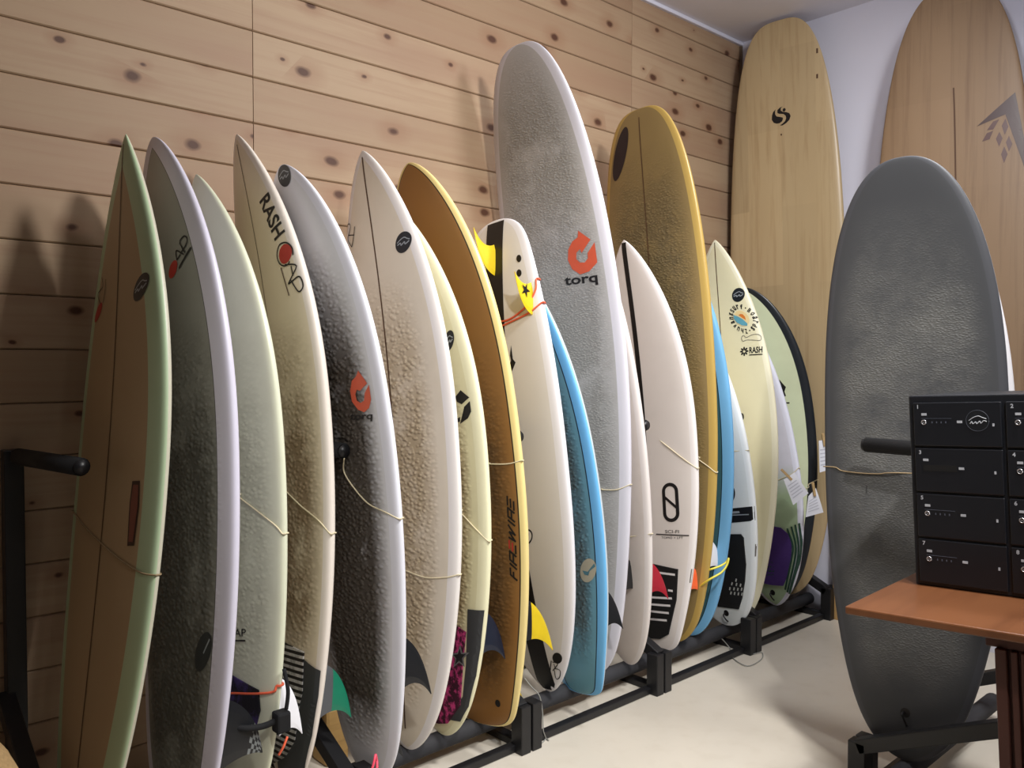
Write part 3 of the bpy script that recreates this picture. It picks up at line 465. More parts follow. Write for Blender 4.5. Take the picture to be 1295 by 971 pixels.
def floor_material():
    k = NT('floor_concrete', 0.34, 0.4)
    co = k.coord()
    n1 = k.noise(co, 1.6, 4.0, 0.6)
    n2 = k.noise(co, 14.0, 3.0)
    c = k.mix(n1, srgb(206, 198, 184), srgb(222, 214, 200))
    c = k.mix(k.math('MULTIPLY', k.ramp(n2, 0.5, 0.8), 0.25), c, srgb(190, 178, 160))
    k.put(k.b.inputs['Roughness'], k.ramp(n1, 0.3, 0.7, 0.28, 0.45))
    return k.color(c)


M['floor'] = floor_material()


def striped(name, c1, c2, scale, axis=2, rough=0.45):
    k = NT(name, rough, 0.5)
    sx = k.n('ShaderNodeSeparateXYZ')
    k.put(sx.inputs[0], k.n('ShaderNodeTexCoord').outputs['Object'])
    f = k.math('FRACT', k.math('MULTIPLY', sx.outputs[axis], scale))
    m = k.ramp(f, 0.47, 0.53)
    n = k.noise(k.coord(), 60.0, 3.0)
    k.bump(m, 0.5, 0.003)
    return k.color(k.mix(m, srgb(*c1), k.mix(k.ramp(n, 0.4, 0.7), srgb(*c2), srgb(*[x * 0.7 for x in c2]))))


M['pad_stripe'] = striped('pad_stripe', (24, 24, 26), (205, 202, 200), 62.0)


def mottled(name, c1, c2, scale, lo=0.45, hi=0.6, rough=0.7):
    k = NT(name, rough, 0.3)
    n = k.noise(k.coord(), scale, 4.0, 0.7)
    k.bump(n, 0.4, 0.003)
    return k.color(k.mix(k.ramp(n, lo, hi), srgb(*c1), srgb(*c2)))


M['pad_pink'] = mottled('pad_pink', (64, 20, 42), (206, 66, 132), 55.0, 0.46, 0.62)
M['pad_purple'] = mottled('pad_purple', (20, 18, 26), (70, 52, 110), 18.0, 0.5, 0.7)

# ---------------------------------------------------------------- setting
XE, ZC = 3.82, 2.88
fl = box('floor', -3.2, 4.0, -5.6, 0.12, -0.05, 0.0, M['floor'])
tag(fl, 'pale polished concrete shop floor', 'floor', kind='structure')
ce = box('ceiling', -3.2, 4.0, -5.6, 0.12, ZC, ZC + 0.06, M['ceiling'])
tag(ce, 'white painted ceiling above the plank wall', 'ceiling', kind='structure')
wb = box('wall_back', -3.2, XE, 0.0, 0.10, 0.0, ZC, M['pine_back'])
tag(wb, 'knotty pine plank wall behind the surfboards', 'wall', kind='structure')
wr = box('wall_right', XE, XE + 0.10, -5.6, 0.10, 0.0, ZC, M['white_wall'])
tag(wr, 'white painted end wall behind the tall wooden longboards', 'wall', kind='structure')
wl = box('wall_left', -3.2, -3.1, -5.6, 0.0, 0.0, ZC, M['grey_wall'])
tag(wl, 'grey painted wall at the near end of the shop', 'wall', kind='structure')
wf = box('wall_front', -3.2, XE, -5.6, -5.5, 0.0, ZC, M['grey_wall'])
tag(wf, 'grey painted wall opposite the plank wall', 'wall', kind='structure')

PITCH_Z = 0.1394
Z0 = 2.09 - 15 * PITCH_Z        # seam heights measured from the floor
seams_x = [-3.10, -2.49, -0.67, 1.137, 2.937, XE - 0.006]
plank_mesh = {}


def plank_me(L, H):
    key = (round(L, 3), round(H, 3))
    if key not in plank_mesh:
        c = 0.0035
        bm = bmesh.new()
        d = 0.018
        x0, x1, z0, z1 = 0.0006, L - 0.0006, 0.0010, H - 0.0010
        back = [bm.verts.new(p) for p in ((x0, 0, z0), (x1, 0, z0), (x1, 0, z1), (x0, 0, z1))]
        mid = [bm.verts.new(p) for p in ((x0, -d + c, z0), (x1, -d + c, z0), (x1, -d + c, z1), (x0, -d + c, z1))]
        fr = [bm.verts.new(p) for p in ((x0 + 0.0006, -d, z0 + c), (x1 - 0.0006, -d, z0 + c), (x1 - 0.0006, -d, z1 - c), (x0 + 0.0006, -d, z1 - c))]
        bm.faces.new(back)
        bm.faces.new(fr)
        for i in range(4):
            j = (i + 1) % 4
            bm.faces.new((back[i], back[j], mid[j], mid[i]))
            bm.faces.new((mid[i], mid[j], fr[j], fr[i]))
        bmesh.ops.recalc_face_normals(bm, faces=bm.faces)
        me = bpy.data.meshes.new('plank')
        bm.to_mesh(me)
        bm.free()
        me.materials.append(M['pine'])
        plank_mesh[key] = me
    return plank_mesh[key]


for ci in range(1, len(seams_x) - 1):
    z = 0.0
    zn = Z0
    while z < ZC - 0.02:
        top = min(zn, ZC)
        if top - z > 0.015:
            o = bpy.data.objects.new('plank', plank_me(seams_x[ci + 1] - seams_x[ci], top - z))
            COL.objects.link(o)
            o.parent = wb
            o.location = (seams_x[ci], 0.0, z)
        z = top
        zn = top + PITCH_Z
t1 = box('trim_1', -3.1, XE, -0.034, -0.002, ZC - 0.018, ZC, M['white_wall'], bevel=0.003)
tag(t1, 'white ceiling trim along the top of the plank wall', 'trim', kind='structure')
t2 = box('trim_2', XE - 0.014, XE, -0.030, -0.001, 0.0, ZC - 0.02, M['dark_trim'])
tag(t2, 'thin dark trim in the corner of the plank wall', 'trim', kind='structure')

# ---------------------------------------------------------------- surfboard builder
SHAPE = {}


def frame_of(p):
    psi, al, be = p['psi'], p['al'], p['be']
    n = np.array([-math.cos(psi), -math.sin(psi), 0.0])
    sd = np.array([math.sin(psi), -math.cos(psi), 0.0])
    ax = np.array([0, 0, 1.0]) - sd * math.tan(al) - n * math.tan(be)
    ax /= np.linalg.norm(ax)
    n = n - (n @ ax) * ax
    n /= np.linalg.norm(n)
    s2 = np.cross(ax, n)
    return ax, n, s2


def stations(p, ns):
    t = np.linspace(0, 1, ns)
    s = 0.5 - 0.5 * np.cos(np.pi * t)
    sm = p['sm']
    a = np.clip((s - sm) / (1 - sm), 0, 1)
    b = np.clip((sm - s) / sm, 0, 1)
    f = np.where(s >= sm, (1 - a ** p['pn']) ** p['qn'],
                 (p['wt'] + (1 - p['wt']) * (1 - b ** p['pt'])) * np.sqrt(np.clip(1 - b ** p['k'], 0, 1)))
    w = p['W'] / 2 * f
    rk = p['rn'] * np.clip((s - .45) / .55, 0, 1) ** 2.3 + p['rt'] * np.clip((.45 - s) / .45, 0, 1) ** 2
    th = p['T'] * np.clip(1 - np.abs(2 * s - 1) ** 3, 0, 1) ** .6
    th = np.minimum(th, w * 1.2)
    if p['flip']:
        w, rk, th = w[::-1], rk[::-1], th[::-1]
    return s * p['L'], w, rk, th


class Board:
    """local axes: x across (towards the room), -y out of the deck, z along the board"""

    def __init__(self, key, name, label, mat, cat='surfboard', group=None, params=None):
        p = params or BOARDS[key]
        self.p = p
        ax, n, sd = frame_of(p)
        mw = Matrix(((sd[0], -n[0], ax[0], p['x']), (sd[1], -n[1], ax[1], p['y']), (sd[2], -n[2], ax[2], p['z']), (0, 0, 0, 1)))
        self.mw = mw
        self.root = empty(name, mat=mw)
        tag(self.root, label, cat, group)
        self.s, self.w, self.rk, self.th = stations(p, 90)
        self.body(mat)

    def body(self, mat):
        NA = 64
        ang = np.linspace(0, 2 * np.pi, NA, endpoint=False)
        c, sn = np.cos(ang), np.sin(ang)
        e = 2 / 2.6
        u = np.sign(c) * np.abs(c) ** e
        h = 0.5 * np.sign(sn) * np.abs(sn) ** e
        bm = bmesh.new()
        lv = bm.verts.layers.float_vector.new('board_uv')
        lf = bm.verts.layers.float.new('board_face')
        rings = []
        N = len(self.s)
        for i in range(N):
            if i in (0, N - 1):
                v = bm.verts.new((0, -self.rk[i], self.s[i]))
                v[lv] = (0, self.s[i], 0)
                v[lf] = 0.0
                rings.append([v])
                continue
            ring = []
            for j in range(NA):
                v = bm.verts.new((self.w[i] * u[j], -(self.rk[i] + self.th[i] * h[j]), self.s[i]))
                v[lv] = (self.w[i] * u[j], self.s[i], self.w[i] * (1 - abs(u[j])))
                v[lf] = 2 * h[j]
                ring.append(v)
            rings.append(ring)
        for i in range(N - 1):
            A, B = rings[i], rings[i + 1]
            for j in range(NA):
                k = (j + 1) % NA
                if len(A) == 1:
                    bm.faces.new((A[0], B[j], B[k]))
                elif len(B) == 1:
                    bm.faces.new((A[j], A[k], B[0]))
                else:
                    bm.faces.new((A[j], A[k], B[k], B[j]))
        self.hull = obj('hull', bm, mat, self.root, smooth=True)

    def pt(self, a, b, off=0.0, front=True):
        W = float(np.interp(b, self.s, self.w))
        R = float(np.interp(b, self.s, self.rk))
        T = float(np.interp(b, self.s, self.th))
        u = min(abs(a) / max(W, 1e-5), 1.0)
        h = 0.5 * T * (1 - u ** 2.6) ** (1 / 2.6)
        sx = math.copysign(min(abs(a), W), a)
        if front:
            return Vector((sx, -(R + h + off), b))
        return Vector((sx, -(R - h - off), b))

    def width(self, b):
        return float(np.interp(b, self.s, self.w))

    # flat marks --------------------------------------------------------
    def tris(self, name, pts, faces, mat, off=0.0011, parent=None, thick=0.0):
        """pts are (a, b) on the deck; the mesh is refined so that it follows the curve"""
        bm = bmesh.new()
        vs = [bm.verts.new((a, b, 0)) for a, b in pts]
        for f in faces:
            try:
                bm.faces.new([vs[i] for i in f])
            except ValueError:
                pass
        bmesh.ops.remove_doubles(bm, verts=bm.verts, dist=1e-6)
        for _ in range(5):
            long = [e for e in bm.edges if e.calc_length() > 0.022]
            if not long:
                break
            bmesh.ops.subdivide_edges(bm, edges=long, cuts=1)
            bmesh.ops.triangulate(bm, faces=[f for f in bm.faces if len(f.verts) > 4])
        co = [(v.co.x, v.co.y) for v in bm.verts]
        if thick:
            r = bmesh.ops.extrude_face_region(bm, geom=list(bm.faces))
            newv = [g for g in r['geom'] if isinstance(g, bmesh.types.BMVert)]
            ns = set(newv)
            for v in bm.verts:
                v.co = self.pt(v.co.x, v.co.y, thick if v in ns else 0.0004)
        else:
            for v in bm.verts:
                v.co = self.pt(v.co.x, v.co.y, off)
        o = obj(name, bm, mat, parent or self.root)
        return o

    def poly(self, name, pts, mat, off=0.0011, parent=None, thick=0.0):
        f = tessellate_polygon([[Vector((a, b, 0)) for a, b in pts]])
        return self.tris(name, pts, f, mat, off, parent, thick)

    def disc(self, name, c, r, t, mat, off=0.0011, parent=None, k=1.0, n=36):
        ex = (k * (r[0] - c[0]), k * (r[1] - c[1]))
        ey = (k * (t[0] - c[0]), k * (t[1] - c[1]))
        pts = [c]
        for i in range(n):
            q = 2 * math.pi * i / n
            pts.append((c[0] + ex[0] * math.cos(q) + ey[0] * math.sin(q), c[1] + ex[1] * math.cos(q) + ey[1] * math.sin(q)))
        return self.tris(name, pts, [(0, 1 + i, 1 + (i + 1) % n) for i in range(n)], mat, off, parent)

    def line(self, name, pts, width, mat, off=0.0014, parent=None, smooth=True, thick=0.0):
        P = [Vector((a, b, 0)) for a, b in pts]
        if smooth and len(P) > 2:
            P = smooth_path(P, 5)
        vs, fs = [], []
        for i, p in enumerate(P):
            t = (P[min(i + 1, len(P) - 1)] - P[max(i - 1, 0)])
            t.normalize()
            q = Vector((-t.y, t.x, 0)) * width / 2
            vs += [(p.x + q.x, p.y + q.y), (p.x - q.x, p.y - q.y)]
        for i in range(len(P) - 1):
            fs.append((2 * i, 2 * i + 1, 2 * i + 3, 2 * i + 2))
        return self.tris(name, vs, fs, mat, off, parent, thick)

    def strip(self, name, hw, b0, b1, mat, off=0.0009, a0=0.0, n=60):
        vs, fs = [], []
        for i in range(n + 1):
            b = b0 + (b1 - b0) * i / n
            q = min(hw, max(self.width(b) - 0.002, 0.0004))
            vs += [(a0 - q, b), (a0 + q, b)]
        for i in range(n):
            fs.append((2 * i, 2 * i + 1, 2 * i + 3, 2 * i + 2))
        return self.tris(name, vs, fs, mat, off)

    def text(self, name, s, p0, p1, p2, mat, off=0.0013, shear=0.0, parent=None, bold=0.0):
        vs, fs = text_mesh(s, bold)
        pts = []
        for x, y in vs:
            x = x + shear * (y - 0.5)
            pts.append((p0[0] + x * (p1[0] - p0[0]) + y * (p2[0] - p0[0]), p0[1] + x * (p1[1] - p0[1]) + y * (p2[1] - p0[1])))
        return self.tris(name, pts, fs, mat, off, parent)

    def fin(self, u, b, h, sweep, bl, mats, split=0.0, name='fin', front=False, up=False, checker=False):
        a = u * self.width(b)
        base = self.pt(a, b, -0.004, front)
        nd = -1.0 if front else 1.0           # local y direction out of the surface
        sg = 1.0 if up else -1.0              # rake towards +z or -z
        bm = bmesh.new()
        bl = bl * 1.3
        NL, NC = 16, 6
        rows = []
        for i in range(NL):
            t = i / (NL - 1)
            q0, q1, q2 = (0.0, bl / 2), (0.86 * h, 0.36 * bl), (h, -sweep)
            ly = (1 - t) ** 2 * q0[0] + 2 * t * (1 - t) * q1[0] + t * t * q2[0]
            lead = (1 - t) ** 2 * q0[1] + 2 * t * (1 - t) * q1[1] + t * t * q2[1]
            q0, q1, q2 = (0.0, -bl / 2), (0.62 * h, -0.30 * bl), (h * 0.98, -sweep - 0.002)
            ty = (1 - t) ** 2 * q0[0] + 2 * t * (1 - t) * q1[0] + t * t * q2[0]
            trail = (1 - t) ** 2 * q0[1] + 2 * t * (1 - t) * q1[1] + t * t * q2[1]
            th = 0.0045 * (1 - 0.7 * t)
            front_r, back_r = [], []
            for j in range(NC + 1):
                x = j / NC
                z = trail + (lead - trail) * x
                yy = ty + (ly - ty) * x
                q = th * math.sqrt(max(1 - (2 * x - 1) ** 2, 0.0)) + 0.0004
                front_r.append(bm.verts.new((base.x + q, base.y + nd * yy, base.z - sg * z)))
                back_r.append(bm.verts.new((base.x - q, base.y + nd * yy, base.z - sg * z)))
            rows.append(front_r + back_r[::-1])
        n = len(rows[0])
        for i in range(NL - 1):
            for j in range(n):
                k = (j + 1) % n
                f = bm.faces.new((rows[i][j], rows[i][k], rows[i + 1][k], rows[i + 1][j]))
                if checker and 9 <= i < 14:
                    f.material_index = (i + (j % (NC + 1))) % 2
                elif len(mats) > 1 and not checker:
                    f.material_index = 0 if (i + .5) / (NL - 1) < split else 1
        bm.faces.new(rows[-1])
        return obj(name, bm, mats, self.root, smooth=False)


def text_mesh(s, bold=0.0):
    cu = bpy.data.curves.new('t', 'FONT')
    cu.body = s
    cu.offset = bold
    cu.resolution_u = 3
    o = bpy.data.objects.new('t', cu)
    me = bpy.data.meshes.new_from_object(o)
    vs = [(v.co.x, v.co.y) for v in me.vertices]
    fs = [tuple(p.vertices) for p in me.polygons]
    bpy.data.objects.remove(o)
    bpy.data.curves.remove(cu)
    bpy.data.meshes.remove(me)
    x0, x1 = min(v[0] for v in vs), max(v[0] for v in vs)
    y0, y1 = min(v[1] for v in vs), max(v[1] for v in vs)
    text_mesh.aspect = (x1 - x0) / (y1 - y0)
    return [((x - x0) / (x1 - x0), (y - y0) / (y1 - y0)) for x, y in vs], fs


def aff(p0, p1, p2, x, y):
    return (p0[0] + x * (p1[0] - p0[0]) + y * (p2[0] - p0[0]), p0[1] + x * (p1[1] - p0[1]) + y * (p2[1] - p0[1]))


NAMES = {'sticker_black': 'sticker', 'sticker_grey': 'sticker', 'carbon': 'tail_patch'}


def apply_marks(B, key):
    for e in MARKS[key]:
        k = e[0]
        if k == 'disc':
            o = B.disc(NAMES.get(e[1], 'logo'), e[2], e[3], e[4], M[e[1]], 0.0011 + (0.0005 if e[1] == 'bodywhite' else 0.0))
            if e[1] == 'sticker_black':
                c, r, t = e[2], e[3], e[4]
                P = lambda x, y: (c[0] + x * (r[0] - c[0]) + y * (t[0] - c[0]), c[1] + x * (r[1] - c[1]) + y * (t[1] - c[1]))
                B.line('emblem', [P(-.75, 0), (P(-.35, .28)), P(.1, .45), P(.45, .3), P(.78, .2)], 0.0030, M['ink_light'], 0.0018, o)
                B.line('emblem', [P(-.7, -.2), P(-.3, -.05), P(-.2, -.25), P(.2, .02), P(.3, -.2), P(.75, .05)], 0.0035, M['ink_light'], 0.0018, o)
        elif k == 'poly':
            B.poly(NAMES.get(e[1], 'logo'), e[2], M[e[1]], 0.0016 if e[1] in ('label_red', 'logo_teal', 'logo_sun', 'logo_sea') else (0.0022 if e[1] == 'carbon' else 0.0011))
        elif k == 'line':
            if e[1] == 'pad_green':
                B.line('pad_rib', e[3], e[2], M[e[1]], thick=0.005)
            else:
                B.line('pinstripe' if e[1].startswith('ink_grey') else 'lettering', e[3], e[2], M[e[1]], 0.0018)
        elif k == 'text':
            B.text('lettering', e[2], e[3], e[4], e[5], M[e[1]], bold=0.022 if e[2] in ('RASH', 'torq') else 0.0)
        elif k == 'pad' or k == 'stripepad':
            B.poly('traction_pad', e[2], M[e[1]], thick=e[3])
        elif k == 'slotpad':
            o = B.poly('traction_pad', e[2], M[e[1]], thick=e[3])
            for l in e[4]:
                B.line('slot', l, 0.008, M['bodywhite'], e[3] + 0.0006, o, False)
        elif k == 'star':
            c, r, t = e[2]
            pts = []
            for i in range(10):
                q = math.pi / 2 + i * math.pi / 5
                m = 1.0 if i % 2 == 0 else 0.42
                pts.append((c[0] + m * math.cos(q) * (r[0] - c[0]) + m * math.sin(q) * (t[0] - c[0]),
                            c[1] + m * math.cos(q) * (r[1] - c[1]) + m * math.sin(q) * (t[1] - c[1])))
            B.poly('star', pts, M['pad_grey'], 0.0055)
            ins = [(c[0] + (p[0] - c[0]) * .7, c[1] + (p[1] - c[1]) * .7) for p in pts]
            B.poly('star', ins, M['star_black'], 0.0062)
        elif k == 'firewire':
            p0, p1, p2 = e[1]
            g = 1.0 / 8.0
            glyph = {'F': [((0, 0), (0, 1)), ((0, .93), (1, .93)), ((.0, .5), (.8, .5))], 'I': [((.5, 0), (.5, 1))],
                     'R': [((0, 0), (0, 1)), ((0, .93), (1, .93)), ((1, 1), (1, 0)), ((0, .45), (1, .45))],
                     'E': [((0, .07), (1, .07)), ((0, .5), (1, .5)), ((0, .93), (1, .93))],
                     'W': [((0, 1), (.15, 0)), ((.1, .03), (.5, .9)), ((.5, .9), (.65, .03)), ((.6, .03), (1, 1))]}
            xs = [0, .11, .19, .33, .47, .66, .74, .88]
            ws = [.09, .06, .11, .11, .16, .06, .11, .12]
            for q, ch in enumerate('FIREWIRE'):
                for si, ((ax_, ay_), (bx_, by_)) in enumerate(glyph[ch]):
                    sh = lambda x, y: aff(p0, p1, p2, xs[q] + ws[q] * x + 0.03 * y, y)
                    mt = M['logo_red'] if (q == 3 and si > 0) else M['ink']
                    B.line('lettering', [sh(ax_, ay_), sh(bx_, by_)], 0.0058, mt, 0.0014, None, False)
        elif k == 'zero':
            p0, p1, p2 = e[2]
            def ring(wd):
                out = []
                cx, r = 0.5, 0.5 - wd
                ry = (0.5 - wd) * 0.44
                for i in range(13):
                    q = math.pi * i / 12
                    out.append((cx + r * math.cos(q), 1 - 0.22 + ry * math.sin(q)))
                for i in range(13):
                    q = math.pi + math.pi * i / 12
                    out.append((cx + r * math.cos(q), 0.22 + ry * math.sin(q)))
                return out
            o_, i_ = ring(0.0), ring(0.2)
            pts = [aff(p0, p1, p2, *q) for q in o_ + i_]
            n = len(o_)
            fs = [(i, (i + 1) % n, n + (i + 1) % n, n + i) for i in range(n)]
            o = B.tris('logo', pts, fs, M['ink'])
            B.line('lettering', [aff(p0, p1, p2, .1, .66), aff(p0, p1, p2, .9, .34)], 0.011, M['ink'], 0.0013, o, False)
        elif k == 'dots':
            for c in e[2]:
                B.line('pad_stud', [(c[0] - .003, c[1] - .006), (c[0] + .003, c[1] + .006)], 0.006, M['dot_light'], 0.0068, None, False)
        elif k == 'flower':
            c, r, t = e[2]
            for i in range(8):
                q = i * math.pi / 4
                cx = c[0] + .62 * (math.cos(q) * (r[0] - c[0]) + math.sin(q) * (t[0] - c[0]))
                cy = c[1] + .62 * (math.cos(q) * (r[1] - c[1]) + math.sin(q) * (t[1] - c[1]))
                tip = (c[0] + (math.cos(q) * (r[0] - c[0]) + math.sin(q) * (t[0] - c[0])), c[1] + (math.cos(q) * (r[1] - c[1]) + math.sin(q) * (t[1] - c[1])))
                d = (tip[0] - cx, tip[1] - cy)
                B.disc('logo', (cx, cy), (cx + d[0], cy + d[1]), (cx - d[1] * .5, cy + d[0] * .5), M['ink'], n=10)
        elif k == 'ringtext':
            c, r, t = e[3]
            s = e[2]
            n = len(s)
            for i, ch in enumerate(s):
                q = math.radians(150) - 2 * math.pi * i / n
                R = lambda rad, ang: (c[0] + rad * (math.cos(ang) * (r[0] - c[0]) + math.sin(ang) * (t[0] - c[0])),
                                      c[1] + rad * (math.cos(ang) * (r[1] - c[1]) + math.sin(ang) * (t[1] - c[1])))
                if ch == '·':
                    m = R(.85, q)
                    B.disc('logo', m, (m[0] + .003, m[1]), (m[0], m[1] + .003), M['ink'], n=8)
                    continue
                w = 0.125
                B.text('lettering', ch, R(.70, q + w), R(.70, q - w), R(1.02, q + w * .75), M['ink'], bold=0.03)


# ---------------------------------------------------------------- rack along the plank wall
def rack_frames(root, xs, arms, y_wall, y_front, sgn, x_a, x_b, tube_y, mat):
    """frames stand across the rack; sgn is the y direction from the front post to the wall"""
    for x in xs:
        for dx in (-0.024, 0.024):
            bar('front_post', (x + dx, y_front, 0.0), (x + dx, y_front, 0.150), 0.040, 0.050, mat, root, upv=(0, 1, 0))
        zt = 0.145 + 0.45 * abs(y_wall - y_front)
        bd = 0.045 if abs(x - 3.075) < 1e-6 else (0.0 if abs(x - 2.45) < 1e-6 else -0.024)
        bar('brace', (x + bd, y_front, 0.135), (x + bd, y_wall, zt), 0.040, 0.040, mat, root)
        bar('back_post', (x, y_wall, 0.0), (x, y_wall, 1.00), 0.045, 0.040, mat, root, upv=(0, 1, 0))
        bar('floor_bar', (x, y_front, 0.012), (x, y_wall, 0.012), 0.040, 0.024, mat, root)
    for xp, x, tip in arms:
        za = 0.985
        a = bar('arm', (xp, y_wall, za), (x, tip - 0.02 * -sgn, za), 0.022, 0.030, mat, root)
        pad = tube('arm_pad', [(xp + 0.1 * (x - xp), y_wall - sgn * 0.04, za), (x, tip, za)], 0.021, M['black_foam'], a, n=16, sub=0)
        tube('end_cap', [(x, tip, za), (x, tip - sgn * 0.008, za)], 0.017, mat, pad, n=16, sub=0)
    bar('front_rail', (x_a, y_front + sgn * 0.02, 0.014), (x_b, y_front + sgn * 0.02, 0.014), 0.028, 0.024, mat, root)
    bar('back_rail', (x_a, y_wall, 0.03), (x_b, y_wall, 0.03), 0.04, 0.04, mat, root)
    tube('padded_tube', [(x_a, tube_y, 0.064), (x_b, tube_y, 0.064)], 0.028, M['grey_foam'], root, n=16, sub=0)


rk = empty('surfboard_rack', (0, 0, 0))
tag(rk, 'long black metal surfboard rack with padded arms along the pine wall', 'rack')
rack_frames(rk, [0.475, 1.150, 1.775, 2.450, 3.075, 3.765], [(0.475, 0.537, -0.41), (1.150, 1.150, -0.51), (1.775, 1.775, -0.52), (2.45, 2.445, -0.495), (3.075, 3.118, -0.473)],
            -0.045, -0.560, 1.0, 0.40, 3.80, -0.435, M['black_metal'])
rk2 = empty('surfboard_rack', (0, 0, 0))
tag(rk2, 'black metal rack under the grey softboard beside the table', 'rack')
rack_frames(rk2, [2.315, 2.985], [(2.315, 2.335, -1.375)], -1.95, -1.385, -1.0, 2.28, 3.10, -1.475, M['black_metal'])

# ---------------------------------------------------------------- surfboards
BM = board_material
BD = {}


def make(key, label, mat, name='surfboard'):
    B = Board(key, name, label, mat)
    BD[key] = B
    return B


B = make('b1', 'beige surfboard with pale green rails, nearest the left end of the rack',
         BM('board_beige_green', (174, 150, 116), (178, 198, 162), 0.056, rough=0.4, dirt=0.10, bottom=(200, 196, 176)))
B.strip('stringer', 0.0022, 0.03, 1.66, M['ink_brown'])
B = make('b2', 'grey decked surfboard with lavender rails and a black pinline',
         BM('board_grey_lavender', (142, 142, 136), (208, 204, 220), 0.052, (0.052, 0.0025, (20, 20, 20)), wax=0.75, waxcol=(72, 70, 64), wax_b=(0.05, 1.25), bead_bump=0.5))
B = make('b3', 'plain pale green surfboard with an orange cord round its tail',
         BM('board_pale_green', (212, 214, 190), wax=0.35, waxcol=(160, 160, 138), wax_b=(0.3, 1.2), wax_edge=(0.02, 0.07), bead_bump=0.25))
B = make('b4', 'cream surfboard lettered RASH with a red dot logo and striped tail pad',
         BM('board_cream_rash', (226, 212, 188), (232, 222, 212), 0.02, wax=0.8, waxcol=(138, 112, 84), wax_b=(0.32, 1.25), wax_edge=(0.02, 0.09), bead_bump=0.5))
B.strip('stringer', 0.0014, 0.3, 1.74, M['ink_brown'])
B = make('b5', 'white round nosed surfboard with heavy dark wax and a faded orange logo',
         BM('board_white_waxed', (218, 218, 224), (226, 226, 236), 0.03, wax=0.95, waxcol=(74, 66, 56), wax_b=(0.08, 1.45), wax_edge=(0.035, 0.10), wax_n=(0.1, 0.4)))
B = make('b6', 'cream surfboard with a dark stringer and a round black sticker near its nose',
         BM('board_cream_stringer', (228, 216, 196), (232, 226, 222), 0.03, wax=0.8, waxcol=(200, 178, 142), wax_b=(0.1, 1.4), wax_edge=(0.06, 0.14)))
B.strip('stringer', 0.0028, 0.06, 1.75, M['ink_brown'])
B = make('b7', 'pale yellow surfboard with dark tail rail and pink star tail pad',
         BM('board_pale_yellow', (232, 226, 186), (238, 234, 198), 0.03, wax=0.75, waxcol=(176, 152, 112), wax_b=(0.25, 1.15), wax_edge=(0.05, 0.09)))
B = make('b8', 'brown surfboard with cream yellow rails lettered FIREWIRE',
         BM('board_brown_firewire', (144, 100, 50), (236, 214, 146), 0.016, (0.016, 0.0045, (24, 16, 10)), wax=0.7, waxcol=(82, 62, 42), wax_b=(0.05, 1.2), rough=0.3, bead_bump=0.4))
B.disc('leash_plug', (0.0832, 0.0779), (0.094, 0.0779), (0.0832, 0.0889), M['ink'])
B = make('b9', 'white surfboard standing nose down with a black centre stripe and yellow fins',
         BM('board_white_black', (228, 224, 222), (236, 234, 240), 0.03, dirt=0.05))
B.strip('centre_stripe', 0.042, 0.01, 1.615, M['ink'], a0=0.002)
B = make('b10', 'sky blue surfboard with a black pinline and waxed teal deck',
         BM('board_blue_teal', (112, 164, 182), (112, 182, 232), 0.032, (0.032, 0.005, (20, 30, 44)), wax=0.75, waxcol=(96, 104, 100), wax_b=(0.1, 1.3), wax_edge=(0.05, 0.10), bottom=(196, 206, 212)))
B = make('b11', 'tall grey white softboard with an orange arrow logo lettered torq',
         BM('board_grey_torq', (186, 184, 184), (214, 212, 222), 0.035, wax=0.5, waxcol=(136, 134, 128), wax_b=(0.2, 2.3), rough=0.45, wax_edge=(0.03, 0.10), beads_s=160.0, bead_bump=0.25))
B = make('b12', 'plain off white surfboard squeezed behind the torq softboard',
         BM('board_off_white', (224, 214, 206), (228, 220, 216), 0.02, dirt=0.2))
B = make('b13', 'white surfboard with black stringer lettered SCI-FI above a slotted black pad',
         BM('board_white_scifi', (230, 222, 216), (234, 228, 226), 0.02, dirt=0.08))
B.strip('stringer', 0.012, 0.40, 1.606, M['ink'])
B = make('b14', 'tall mustard yellow longboard with a dark oval logo',
         BM('board_mustard', (142, 120, 76), (184, 154, 84), 0.026, wax=0.8, waxcol=(112, 98, 68), wax_b=(0.1, 2.0), wax_edge=(0.03, 0.12), bead_bump=0.4, beads_s=130.0))
B.strip('stringer', 0.0022, 0.05, 2.11, M['ink_brown'])
B = make('b15', 'blue surfboard with dark teal deck, behind the mustard longboard',
         BM('board_blue_dark', (56, 96, 104), (116, 176, 220), 0.038, (0.038, 0.004, (22, 40, 54))))
B = make('b16', 'short white surfboard with a black band and black tail pad',
         BM('board_white_band', (228, 232, 232), (234, 238, 240), 0.02, dirt=0.05))
B = make('b17', 'cream surfboard with a round wave logo and flower print',
         BM('board_cream_wave', (228, 220, 184), (234, 228, 200), 0.02, dirt=0.1))
B.strip('stringer', 0.0018, 0.3, 1.66, M['ink_brown'])
B = make('b18', 'lavender white surfboard with green tail and purple tail pad',
         BM('board_lavender', (222, 222, 236), (226, 228, 244), 0.02, low=((176, 198, 164), 0.50, 0.64), bottom=(220, 222, 236)))
B = make('b19', 'pale green surfboard with wide black rails at the far end of the rack',
         BM('board_green_black', (214, 222, 188), (32, 36, 42), 0.037))
B.strip('stringer', 0.0018, 0.3, 1.47, M['ink_brown'])
B = make('b21', 'very tall pale wooden longboard with a black swirl logo in the corner', M['long_pale'], 'longboard')
B.root['category'] = 'surfboard'
B = make('b22', 'tall brown wooden longboard with a dark chevron logo against the end wall', M['long_brown'], 'longboard')
